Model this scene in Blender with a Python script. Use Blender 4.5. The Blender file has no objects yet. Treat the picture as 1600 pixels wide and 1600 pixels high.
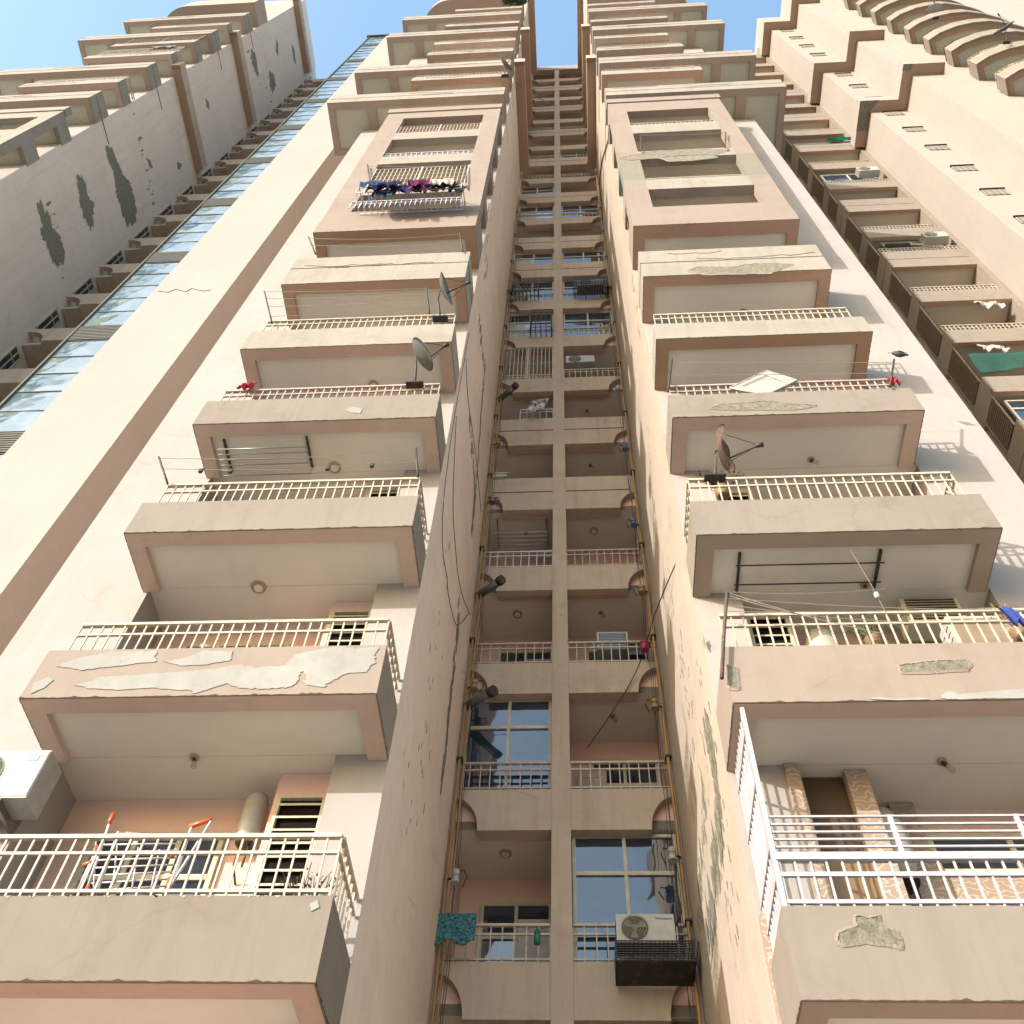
import bpy, math, random
from mathutils import Vector, Matrix
import numpy as np
random.seed(7)
S = bpy.context.scene
rad = math.radians

# ---------------------------------------------------------------- camera
F_PX = 1540.0
def _rot(vz=(868, -233), sl=-0.025):
    Z = np.array([vz[0]-800, -(vz[1]-800), -F_PX]); Z /= np.linalg.norm(Z)
    X = np.array([1, -sl, 0.]); X[2] = -(Z[0]*X[0]+Z[1]*X[1])/Z[2]; X /= np.linalg.norm(X)
    return np.array([X, np.cross(Z, X), Z])
RM = _rot()
EYE = np.array([0, 0, 1.6])
cam = bpy.data.cameras.new('camera'); cam.sensor_width = 36; cam.sensor_fit = 'HORIZONTAL'
cam.lens = F_PX/1600*36; cam.clip_start = 0.05; cam.clip_end = 3000
camo = bpy.data.objects.new('camera', cam); S.collection.objects.link(camo)
M4 = Matrix.Identity(4)
for i in range(3):
    for j in range(3): M4[i][j] = float(RM[i][j])
camo.matrix_world = Matrix.Translation(EYE.tolist()) @ M4
S.camera = camo

def _ray(x, y): return RM @ np.array([x-800, -(y-800), -F_PX])
def PY(x, y, Y):
    d = _ray(x, y); return Vector((EYE + d*(Y-EYE[1])/d[1]).tolist())
def PX(x, y, X):
    d = _ray(x, y); return Vector((EYE + d*(X-EYE[0])/d[0]).tolist())
def PZ(x, y, Z):
    d = _ray(x, y); return Vector((EYE + d*(Z-EYE[2])/d[2]).tolist())

# ---------------------------------------------------------------- light
SUN_DIR = Vector((1.03, .97, -.44)).normalized()      # travel direction
EL = math.asin(-SUN_DIR.z); AZ = math.atan2(-SUN_DIR.x, -SUN_DIR.y)   # clockwise from +Y
W = bpy.data.worlds.new("World"); S.world = W; W.use_nodes = True
nt = W.node_tree; bg = nt.nodes['Background']
sky = nt.nodes.new('ShaderNodeTexSky'); sky.sky_type = 'NISHITA'; sky.sun_disc = False
sky.sun_elevation = EL; sky.sun_rotation = AZ
sky.air_density = 1.7; sky.dust_density = 2.5; sky.ozone_density = 2.6; sky.altitude = 0
nt.links.new(sky.outputs[0], bg.inputs[0]); bg.inputs[1].default_value = 0.15
sl = bpy.data.lights.new('sun', 'SUN'); sl.energy = 2.0; sl.angle = rad(.5); sl.color = (1, .965, .925)
so = bpy.data.objects.new('sun', sl); S.collection.objects.link(so)
so.rotation_euler = SUN_DIR.to_track_quat('-Z', 'Y').to_euler(); so.location = (-60, -60, 40)
S.view_settings.view_transform = 'Standard'; S.view_settings.look = 'None'
S.view_settings.exposure = 1.85; S.view_settings.gamma = 1
S.render.engine = 'CYCLES'
S.cycles.max_bounces = 7; S.cycles.diffuse_bounces = 5

# ---------------------------------------------------------------- mesh helpers
C = S.collection
class MB:
    def __init__(s): s.v = []; s.f = []; s.m = []; s.sm = []
    def add(s, vs, fs, mi=0, smooth=False):
        b = len(s.v); s.v += [tuple(v) for v in vs]
        for f in fs: s.f.append(tuple(b+i for i in f)); s.m.append(mi); s.sm.append(smooth)
        return s
    def box(s, x0, x1, y0, y1, z0, z1, mi=0, mats=None, M=None):
        if x0 > x1: x0, x1 = x1, x0
        if y0 > y1: y0, y1 = y1, y0
        if z0 > z1: z0, z1 = z1, z0
        vs = [Vector(p) for p in [(x0,y0,z0),(x1,y0,z0),(x1,y1,z0),(x0,y1,z0),(x0,y0,z1),(x1,y0,z1),(x1,y1,z1),(x0,y1,z1)]]
        if M is not None: vs = [M @ v for v in vs]
        fs = [(0,3,2,1),(4,5,6,7),(0,1,5,4),(2,3,7,6),(3,0,4,7),(1,2,6,5)]   # -z +z -y +y -x +x
        mm = mats or [mi]*6
        b = len(s.v); s.v += [tuple(v) for v in vs]
        for f, k in zip(fs, mm): s.f.append(tuple(b+i for i in f)); s.m.append(k); s.sm.append(False)
        return s
    def tube(s, pts, r, n=6, mi=0, r1=None, cap=True):
        pts = [Vector(p) for p in pts]; k = len(pts); b = len(s.v)
        for i, p in enumerate(pts):
            d = (pts[min(i+1,k-1)]-pts[max(i-1,0)]).normalized()
            a = d.orthogonal().normalized() if abs(d.z) > .95 else d.cross(Vector((0,0,1))).normalized()
            c = d.cross(a).normalized(); rr = r if r1 is None else r+(r1-r)*i/(k-1)
            for j in range(n):
                t = 2*math.pi*j/n; s.v.append(tuple(p + a*rr*math.cos(t) + c*rr*math.sin(t)))
        for i in range(k-1):
            for j in range(n):
                s.f.append((b+i*n+j, b+i*n+(j+1)%n, b+(i+1)*n+(j+1)%n, b+(i+1)*n+j)); s.m.append(mi); s.sm.append(n > 4)
        if cap:
            s.f.append(tuple(b+j for j in range(n))[::-1]); s.m.append(mi); s.sm.append(False)
            s.f.append(tuple(b+(k-1)*n+j for j in range(n))); s.m.append(mi); s.sm.append(False)
        return s
    def prism(s, outline, off, mi=0, side=None):
        """outline: coplanar 3D points; off: extrusion vector"""
        off = Vector(off); o = [Vector(p) for p in outline]; n = len(o)
        vs = o + [p+off for p in o]
        s.add(vs, [tuple(range(n))[::-1], tuple(range(n, 2*n))], mi)
        b = len(s.v)-2*n
        for i in range(n):
            j = (i+1) % n
            s.f.append((b+i, b+j, b+n+j, b+n+i)); s.m.append(mi if side is None else side); s.sm.append(False)
        return s
    def build(s, name, mats, parent=None, label=None):
        me = bpy.data.meshes.new(name); me.from_pydata(s.v, [], s.f); me.update()
        if not isinstance(mats, (list, tuple)): mats = [mats]
        for m in mats: me.materials.append(m)
        me.polygons.foreach_set('material_index', s.m); me.polygons.foreach_set('use_smooth', s.sm)
        o = bpy.data.objects.new(name, me); C.objects.link(o)
        if parent is not None:
            o.parent = parent
            # vertices are written in world coordinates: undo the thing's own offset
            if parent.type == 'EMPTY': o.matrix_parent_inverse = Matrix.Translation(-parent.location)
        if label: o['label'] = label
        return o

def thing(name, label, cat, loc=(0,0,0), group=None):
    o = bpy.data.objects.new(name, None); C.objects.link(o); o.location = loc; o.empty_display_size = .2
    o['label'] = label; o['category'] = cat
    if group: o['group'] = group
    return o
def tag(o, label, cat, group=None):
    o['label'] = label; o['category'] = cat
    if group: o['group'] = group
    return o
def single(mb, name, mats, label, cat, group=None): return tag(mb.build(name, mats), label, cat, group)

# ---------------------------------------------------------------- materials
def _mat(name):
    m = bpy.data.materials.new(name); m.use_nodes = True; t = m.node_tree
    return m, t, t.nodes['Principled BSDF']
def N(t, kind, **kw):
    n = t.nodes.new(kind)
    for k, v in kw.items():
        if isinstance(k, str) and hasattr(n, k): setattr(n, k, v)
    return n
def noise(t, vec, scale, detail=4, rough=.55, dist=0):
    n = t.nodes.new('ShaderNodeTexNoise'); n.inputs['Scale'].default_value = scale
    n.inputs['Detail'].default_value = detail; n.inputs['Roughness'].default_value = rough
    n.inputs['Distortion'].default_value = dist; t.links.new(vec, n.inputs['Vector']); return n.outputs['Fac']
def ramp(t, fac, a, b, ca=(0,0,0,1), cb=(1,1,1,1)):
    r = t.nodes.new('ShaderNodeValToRGB'); r.color_ramp.elements[0].position = a; r.color_ramp.elements[1].position = b
    r.color_ramp.elements[0].color = ca; r.color_ramp.elements[1].color = cb; t.links.new(fac, r.inputs[0]); return r.outputs[0]
def mix(t, fac, a, b, mode='MIX'):
    n = t.nodes.new('ShaderNodeMixRGB'); n.blend_type = mode
    for s_, v in ((0, fac), (1, a), (2, b)):
        if hasattr(v, 'default_value') or hasattr(v, 'links'): t.links.new(v, n.inputs[s_])
        elif isinstance(v, (int, float)): n.inputs[s_].default_value = v
        else: n.inputs[s_].default_value = (*v, 1)
    return n.outputs[0]
def mapv(t, vec, scale):
    n = t.nodes.new('ShaderNodeMapping'); n.inputs['Scale'].default_value = scale; t.links.new(vec, n.inputs[0]); return n.outputs[0]
def mth(t, op, a, b=0., clamp=False):
    n = t.nodes.new('ShaderNodeMath'); n.operation = op; n.use_clamp = clamp
    for i, v in enumerate((a, b)):
        if isinstance(v, (int, float)): n.inputs[i].default_value = v
        else: t.links.new(v, n.inputs[i])
    return n.outputs[0]
def sc(c, k): return tuple(min(1, x*k) for x in c)

KF = dict(wall_cream_pink=.405, wall_peach=.41, parapet_taupe=.37, parapet_warm_grey=.37, parapet_pale=.40, block_blush=.41, block_grey_paint=.5,  # colour factors: shaded surfaces painted lighter, sunlit ones darker, to even out the light
          gap_taupe=.42, stepped_wall_cream=.395, ceiling_cream=1.02, ceiling_sage=.95, wall_flaking_shade=1.0, wall_flaking_damp=.50, bay_taupe_shade=1.0, recess_wall=.8, wall_shaded_side=1.02, ledge_brown=.75, recess_red=.75, ground_paving=1.15,
          putty_white=.46, beam_pinkish=.8, beam_rosy=.8, beam_terracotta=.75, beam_ochre_brown=.75, beam_dusty=.75, slot_side_shade=.8, recess_pink=.95)
def plaster(name, col, var=.07, streak=.12, dirt=.25, bump=.25, flake=None, flakecol=(.2,.18,.13), cracks=.0):
    l_ = .3*col[0]+.6*col[1]+.1*col[2]
    col = tuple((c*.86+l_*.14)*KF.get(name, .58) for c in col)
    m, t, b = _mat(name)
    tc = t.nodes.new('ShaderNodeTexCoord').outputs['Object']
    n1 = noise(t, tc, .45, 5, .6); n2 = noise(t, tc, 4.5, 5, .6)
    ns = noise(t, mapv(t, tc, (5, 5, .28)), 1.0, 6, .65)
    base = mix(t, ramp(t, n1, .3, .7), sc(col, 1-var), sc(col, 1+var))
    base = mix(t, ramp(t, n2, .35, .75), base, mix(t, .5, base, sc(col, 1-var*1.6)))
    base = mix(t, mth(t, 'MULTIPLY', ramp(t, ns, .5, .78), streak*2.2, True), base, sc((col[0]*.62, col[1]*.58, col[2]*.52), 1))
    ns2 = noise(t, mapv(t, tc, (21, 21, .9)), 1.0, 5, .6)
    base = mix(t, mth(t, 'MULTIPLY', ramp(t, ns2, .56, .72), streak*.75, True), base, sc((col[0]*.55, col[1]*.51, col[2]*.46), 1))
    nb = noise(t, tc, 1.4, 9, .68, .4)
    base = mix(t, mth(t, 'MULTIPLY', ramp(t, nb, .52, .66), min(.5, dirt*.9), True), base, sc((col[0]*.74, col[1]*.70, col[2]*.64), 1))
    nd = noise(t, mapv(t, tc, (14, 14, 5)), 1.0, 8, .72)
    base = mix(t, mth(t, 'MULTIPLY', ramp(t, nd, .66, .74), dirt, True), base, (.16, .13, .1))
    hgt = mth(t, 'ADD', mth(t, 'MULTIPLY', noise(t, tc, 55, 4, .6), .35), mth(t, 'MULTIPLY', n2, .9))
    if cracks:
        vo = t.nodes.new('ShaderNodeTexVoronoi'); vo.feature = 'DISTANCE_TO_EDGE'; vo.inputs['Scale'].default_value = .55
        nv = t.nodes.new('ShaderNodeTexNoise'); nv.inputs['Scale'].default_value = 2.2; nv.inputs['Detail'].default_value = 6
        t.links.new(tc, nv.inputs['Vector'])
        mv = t.nodes.new('ShaderNodeMixRGB'); mv.blend_type = 'LINEAR_LIGHT'; mv.inputs[0].default_value = .25
        t.links.new(tc, mv.inputs[1]); t.links.new(nv.outputs['Color'], mv.inputs[2]); t.links.new(mv.outputs[0], vo.inputs['Vector'])
        line = ramp(t, vo.outputs['Distance'], .0, .012, (1,1,1,1), (0,0,0,1))
        gate = ramp(t, noise(t, tc, .7, 2), .5, .6)
        cf = mth(t, 'MULTIPLY', mth(t, 'MULTIPLY', line, gate), cracks, True)
        base = mix(t, cf, base, (.13, .1, .08))
    if flake:
        lo, hi, thr = flake            # a band of worn paint between two depths of the wall
        sp = t.nodes.new('ShaderNodeSeparateXYZ'); t.links.new(tc, sp.inputs[0])
        y = sp.outputs['Y']
        up = mth(t, 'MULTIPLY', mth(t, 'SUBTRACT', y, lo), 2.2, True)
        dn = mth(t, 'MULTIPLY', mth(t, 'SUBTRACT', hi, y), 2.2, True)
        reg = mth(t, 'MULTIPLY', up, dn)
        fn = noise(t, mapv(t, tc, (2.6, 2.6, .42)), 1.0, 10, .72, .35)
        fm = mth(t, 'MULTIPLY', ramp(t, fn, thr, thr+.015), reg, True)
        fedge = mth(t, 'MULTIPLY', ramp(t, fn, thr-.012, thr), reg, True)
        base = mix(t, fedge, base, sc(col, 1.12))
        fc = mix(t, ramp(t, noise(t, tc, 22, 5, .7), .4, .62), flakecol, sc(flakecol, 2.0))
        base = mix(t, ramp(t, fm, .35, .45), base, fc)
        hgt = mth(t, 'SUBTRACT', hgt, mth(t, 'MULTIPLY', fm, 1.5))
    t.links.new(base, b.inputs['Base Color']); b.inputs['Roughness'].default_value = .88
    b.inputs['Specular IOR Level'].default_value = .25
    bp = t.nodes.new('ShaderNodeBump'); bp.inputs['Strength'].default_value = bump; bp.inputs['Distance'].default_value = .02
    t.links.new(hgt, bp.inputs['Height']); t.links.new(bp.outputs[0], b.inputs['Normal'])
    return m

def paint(name, col, rough=.5, metal=0., var=.12, rust=0., scale=6., bump=0., spec=.5, col2=None):
    col = sc(col, .6)
    m, t, b = _mat(name); tc = t.nodes.new('ShaderNodeTexCoord').outputs['Object']
    n = noise(t, tc, scale, 5, .6)
    base = mix(t, ramp(t, n, .35, .68), sc(col, 1-var), col2 or sc(col, 1+var))
    if rust: base = mix(t, mth(t, 'MULTIPLY', ramp(t, noise(t, tc, scale*1.7, 7, .7), .54, .62), rust, True), base, (.2, .09, .04))
    t.links.new(base, b.inputs['Base Color']); b.inputs['Roughness'].default_value = rough; b.inputs['Metallic'].default_value = metal
    b.inputs['Specular IOR Level'].default_value = spec
    if bump:
        bp = t.nodes.new('ShaderNodeBump'); bp.inputs['Strength'].default_value = bump; bp.inputs['Distance'].default_value = .02
        t.links.new(noise(t, tc, scale*4, 5), bp.inputs['Height']); t.links.new(bp.outputs[0], b.inputs['Normal'])
    return m
def glassy(name, col, rough=.04, ior=1.9, wav=.02, col2=None, wscale=.9):
    m, t, b = _mat(name); tc = t.nodes.new('ShaderNodeTexCoord').outputs['Object']
    base = mix(t, ramp(t, noise(t, tc, 1.3, 3), .42, .6), col, col2 or sc(col, 1.8))
    t.links.new(base, b.inputs['Base Color']); b.inputs['Roughness'].default_value = rough; b.inputs['IOR'].default_value = ior
    bp = t.nodes.new('ShaderNodeBump'); bp.inputs['Strength'].default_value = 1; bp.inputs['Distance'].default_value = wav
    t.links.new(noise(t, tc, wscale, 2), bp.inputs['Height']); t.links.new(bp.outputs[0], b.inputs['Normal'])
    return m
def concrete(name, col, rough_=1.):
    col = sc(col, .66)
    m, t, b = _mat(name); tc = t.nodes.new('ShaderNodeTexCoord').outputs['Object']
    n = noise(t, tc, 16, 8, .75); base = mix(t, ramp(t, n, .35, .65), sc(col, .55), sc(col, 1.35))
    t.links.new(base, b.inputs['Base Color']); b.inputs['Roughness'].default_value = .95
    bp = t.nodes.new('ShaderNodeBump'); bp.inputs['Strength'].default_value = rough_; bp.inputs['Distance'].default_value = .05
    t.links.new(n, bp.inputs['Height']); t.links.new(bp.outputs[0], b.inputs['Normal'])
    return m
def lattice(name, col, hole, scale):
    """cast ventilation screen: voronoi holes"""
    m, t, b = _mat(name); tc = t.nodes.new('ShaderNodeTexCoord').outputs['Object']
    vo = t.nodes.new('ShaderNodeTexVoronoi'); vo.inputs['Scale'].default_value = scale; vo.inputs['Randomness'].default_value = .35
    t.links.new(tc, vo.inputs['Vector'])
    t.links.new(ramp(t, vo.outputs['Distance'], .34, .4, (*hole, 1), (*col, 1)), b.inputs['Base Color']); b.inputs['Roughness'].default_value = .9
    return m
def tiles(name):
    m, t, b = _mat(name); tc = t.nodes.new('ShaderNodeTexCoord').outputs['Object']
    w = t.nodes.new('ShaderNodeTexWave'); w.wave_type = 'RINGS'; w.inputs['Scale'].default_value = 6
    w.inputs['Distortion'].default_value = 11; w.inputs['Detail'].default_value = 1.2; w.inputs['Detail Scale'].default_value = 1.6
    t.links.new(tc, w.inputs['Vector'])
    t.links.new(ramp(t, w.outputs['Fac'], .8, .88, (.25,.185,.145,1), (.36,.30,.235,1)), b.inputs['Base Color']); b.inputs['Roughness'].default_value = .45
    return m

PINK = (.72, .655, .625); CREAM = (.76, .63, .50)
m_wall = plaster('wall_cream_pink', PINK, .05, .10, .2, .25, cracks=.18)
m_strip = plaster('wall_peach', (.735, .655, .61), .04, .05, .1, .2)
m_sideL = plaster('wall_flaking_shade', (.60, .495, .425), .08, .1, .4, .4, cracks=.4)  # same paint as the sunlit front, colour lightened to offset the shade
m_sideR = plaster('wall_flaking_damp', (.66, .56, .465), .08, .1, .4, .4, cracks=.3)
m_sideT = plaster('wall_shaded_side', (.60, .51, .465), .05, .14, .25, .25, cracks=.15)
m_taupe = plaster('parapet_taupe', (.48, .405, .335), .06, .17, .45, .3, cracks=.35)
m_taupe2 = plaster('parapet_warm_grey', (.53, .455, .385), .06, .17, .45, .3, cracks=.35)
m_light = plaster('parapet_pale', (.63, .57, .485), .06, .22, .5, .3, cracks=.35)
m_blush = plaster('block_blush', (.56, .45, .375), .05, .12, .35, .25, cracks=.25)
m_grey = plaster('block_grey_paint', (.36, .34, .27), .05, .12, .35, .25)
m_teal = plaster('teal_paint', (.05, .22, .21), .1, .1, .2, .2)
m_shaft = plaster('bay_taupe_shade', (.41, .325, .255), .07, .26, .5, .3, cracks=.3)  # same taupe as the parapets, colour raised to make up for the bay's shade
m_terra = [plaster('beam_'+n, c, .08, .05, .4, .25) for n, c in
           (('pinkish', (.62,.455,.365)), ('rosy', (.60,.40,.325)), ('terracotta', (.56,.34,.235)), ('ochre_brown', (.46,.28,.17)), ('dusty', (.47,.35,.27)))]
m_ceil = plaster('ceiling_cream', (.60, .56, .49), .05, .0, .12, .1)
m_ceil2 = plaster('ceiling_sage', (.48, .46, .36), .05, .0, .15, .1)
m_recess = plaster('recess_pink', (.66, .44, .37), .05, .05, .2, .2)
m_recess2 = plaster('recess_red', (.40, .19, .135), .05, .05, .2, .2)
m_slot = plaster('slot_side_shade', (.62, .465, .36), .05, .03, .05, .15)  # brown of the shaded return face put into the colour
m_ledge = plaster('ledge_brown', (.47, .31, .215), .05, .05, .3, .2)
m_gap = plaster('gap_taupe', (.52, .435, .35), .06, .2, .5, .3)
m_lit = plaster('stepped_wall_cream', (.735, .66, .595), .04, .08, .15, .2, cracks=.15)
m_rail = paint('rail_cream', (.66, .58, .46), .5, rust=.35, scale=9)
m_railw = paint('rail_white', (.74, .72, .76), .4, rust=.1, scale=5)
m_railp = paint('rail_pink', (.62, .48, .43), .5, rust=.4, scale=9)
m_dark = paint('iron_dark', (.03, .027, .027), .6, rust=.3)
m_frame = paint('frame_cream', (.66, .61, .47), .45, rust=.05)
m_glass = glassy('window_glass', (.012, .02, .035), .03, 2.1)
m_glassp = glassy('pale_glass', (.25, .3, .33), .06, 2.0, col2=(.4,.42,.4))
m_black = paint('dark_inside', (.012, .011, .01), .9, spec=.1)
m_stair = glassy('stair_glass', (.07, .12, .15), .035, 2.1, .04, col2=(.15,.19,.18), wscale=1.4)
m_stair2 = glassy('stair_glass_pale', (.15, .19, .22), .05, 2.0, .03, col2=(.20,.24,.27))
m_louv = paint('louvre_grey', (.12, .12, .1), .7)
m_louvb = paint('louvre_bronze', (.30, .225, .145), .6)
m_pipe = paint('gas_pipe', (.43, .27, .10), .55, rust=.45, scale=3)
m_conc = concrete('bare_render', (.30, .28, .21))
m_conc2 = concrete('bare_render_grey', (.27, .26, .21), .6)
m_putty = plaster('putty_white', (.56, .56, .53), .16, .1, .7, .3)
m_grime = paint('grime', (.10, .075, .055), .95, spec=.1, scale=12)
m_white = paint('enamel_white', (.54, .54, .51), .4, rust=.08, scale=4)
m_steel = paint('steel', (.35, .35, .34), .35, metal=.8)
m_dish = paint('dish_grey', (.13, .145, .14), .5, var=.2)  # dark tone stands in for the shade on the dish's back
m_rust = paint('dish_rust', (.11, .08, .06), .85, rust=.8, scale=8)
m_orange = paint('orange_plastic', (.75, .13, .03), .4)
m_red = paint('red_cloth', (.50, .02, .02), .9, bump=.4)
m_blue = paint('blue_cloth', (.02, .05, .30), .9, bump=.4)
m_green = paint('green_net', (.006, .085, .055), .8, scale=14, var=.3)
m_cable = paint('cable_black', (.045, .038, .032), .7)
m_line = paint('line_wire', (.34, .31, .26), .5)
m_bulb = paint('bulb_glass', (.5, .45, .3), .2)
m_ring = paint('ceiling_ring', (.50, .40, .26), .6)
m_door = paint('door_cream', (.56, .47, .36), .5)
m_doorw = paint('door_white', (.62, .55, .5), .5)
m_brown = paint('brown_panel', (.30, .19, .09), .5)
m_leaf = paint('leaf', (.10, .22, .03), .6, var=.35, scale=20)
m_leafd = paint('leaf_dark', (.03, .08, .02), .7, var=.35, scale=20)
m_vine = paint('dry_vine', (.14, .07, .045), .9)
m_tile = tiles('patterned_tile')
m_jali = lattice('cast_screen', (.62,.5,.38), (.05,.035,.02), 9.)

# ---------------------------------------------------------------- ground
g = MB(); g.add([(-900,-900,0),(900,-900,0),(900,900,0),(-900,900,0)], [(0,1,2,3)])
go = g.build('ground', plaster('ground_paving', (.36,.32,.26), .1, 0, .2, .2)); go['kind'] = 'structure'

# ---------------------------------------------------------------- pieces shared by the buildings
def jag(p0, p1, n, amp, ax, sgn=1):
    """points from p0 to p1 wandering by amp along ax"""
    p0, p1, ax = Vector(p0), Vector(p1), Vector(ax)
    out = []
    for i in range(n+1):
        out.append(p0.lerp(p1, i/n) + ax*sgn*amp*random.random())
    return out
def rough_poly(pts, amp=.05, step=.035):
    """ragged copy of a closed outline (coplanar), wobbling at several scales"""
    from mathutils import noise as nz
    pts = [Vector(p) for p in pts]; n = len(pts); out = []
    cen = sum(pts, Vector())/n; sd = Vector((random.uniform(0, 90), 0, 0))
    for i in range(n):
        a, b = pts[i], pts[(i+1) % n]; k_ = max(1, int((b-a).length/step))
        for k in range(k_):
            p = a.lerp(b, k/k_); r = (p-cen); q = p+sd
            w = nz.noise(q*4)*1.0+nz.noise(q*11)*.8+nz.noise(q*29)*.6+nz.noise(q*70)*.3
            out.append(p + r.normalized()*amp*w*min(1, r.length*3))
    return out

def patch(parent, pts, mat=None, amp=.04, lift=(0,-.004,0), crack=True, name='bare_patch', sub=6, rim=None):
    big = 0.014 if abs(lift[1]) > 0 else .05
    if abs(lift[1]) > 0: amp = max(amp, .02)*1.9
    o = rough_poly(pts, amp, big); mb = MB(); L = Vector(lift); n = len(o)
    o = [p+L*.5 for p in o]
    mb.prism([p+L*.25 for p in o], L*-.7, 0)
    if crack:                       # lifted plaster lip round the broken area, a few millimetres thick
        cen = sum(o, Vector())/n
        vs = []; 
        for i, p in enumerate(o):
            tg = (o[(i+1) % n]-o[i-1]).normalized(); nrm = tg.cross(L.normalized()); nrm = nrm if nrm.dot(p-cen) > 0 else -nrm
            vs += [p+nrm*.03-L*.4, p+nrm*.004+L.normalized()*random.uniform(.003, .010), p+L*.1]
        fs = []; fd = []
        for i in range(n):
            j = (i+1) % n; fs.append((3*i, 3*j, 3*j+1, 3*i+1)); fd.append((3*i+1, 3*j+1, 3*j+2, 3*i+2))
        mb.add(vs, fs, 2); mb.add(vs, fd, 1)
    return mb.build(name, [mat or m_conc, m_conc2, rim or m_taupe2], parent)

def railing(parent, x0, x1, y, zb, zt, mat=None, ret=None, mid=.17, low=None, step=.125, r=.0085, yw=7.93, name='railing', h_extra=0):
    mat = mat or m_rail
    mb = MB(); R_ = .02
    mb.box(x0, x1, y-R_*1.2, y+R_*1.2, zt-R_, zt+R_)
    if mid: mb.box(x0, x1, y-R_*.7, y+R_*.7, zt-mid-R_*.7, zt-mid+R_*.7)
    if low: mb.box(x0, x1, y-R_*.7, y+R_*.7, zb+low-R_*.7, zb+low+R_*.7)
    n = max(2, int(abs(x1-x0)/step))
    for i in range(n+1):
        x = x0+(x1-x0)*i/n + random.uniform(-.006, .006); mb.box(x-r, x+r, y-r, y+r, zb-.02, zt-R_)
    for xs in ([x0, x1] if ret == 'both' else [ret] if ret is not None else []):
        mb.box(xs-R_, xs+R_, y+.026, yw, zt-R_, zt+R_)
        if mid: mb.box(xs-R_*.7, xs+R_*.7, y+.016, yw, zt-mid-R_*.7, zt-mid+R_*.7)
        n = max(2, int(abs(yw-y)/step))
        for i in range(1, n): 
            yy = y+(yw-y)*i/n; mb.box(xs-r, xs+r, yy-r, yy+r, zb-.02, zt-R_)
    return mb.build(name, mat, parent)

def lamp_part(parent, p, kind='ring'):
    mb = MB(); x, y, z = p
    if kind == 'ring':
        n = 20
        for rr, h, mi in ((.10, .03, 0), (.06, .045, 1)):
            o = [(x+rr*math.cos(2*math.pi*i/n), y+rr*math.sin(2*math.pi*i/n), z) for i in range(n)]
            mb.prism(o, (0, 0, -h), mi)
        return mb.build('ceiling_light', [m_ring, m_ceil], parent)
    mb.tube([(x, y, z), (x, y, z-.03)], .05, 12, 0)
    mb.tube([(x, y, z-.03), (x+.02, y-.02, z-.09)], .022, 8, 1)
    mb.tube([(x+.02, y-.02, z-.09), (x+.03, y-.03, z-.115), (x+.04, y-.04, z-.15), (x+.047, y-.047, z-.175)], .02, 8, 0, r1=.036)
    return mb.build('ceiling_light', [m_bulb, m_grime], parent)

def grime_strip(parent, x0, x1, y, z, h=.03, dn=-1):
    """dark worn drip edge under a parapet face"""
    mb = MB(); n = int(abs(x1-x0)/.045)
    top = [Vector((x0+(x1-x0)*i/n, y-.003, z+ (h*random.uniform(.1, .45) if random.random() < .93 else h*.8))) for i in range(n+1)]
    o = [Vector((x1, y-.003, z-.001)), Vector((x0, y-.003, z-.001))] if True else None
    mb.prism(top+o, (0, .0025, 0))
    return mb.build('drip_stain', m_grime, parent)

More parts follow.
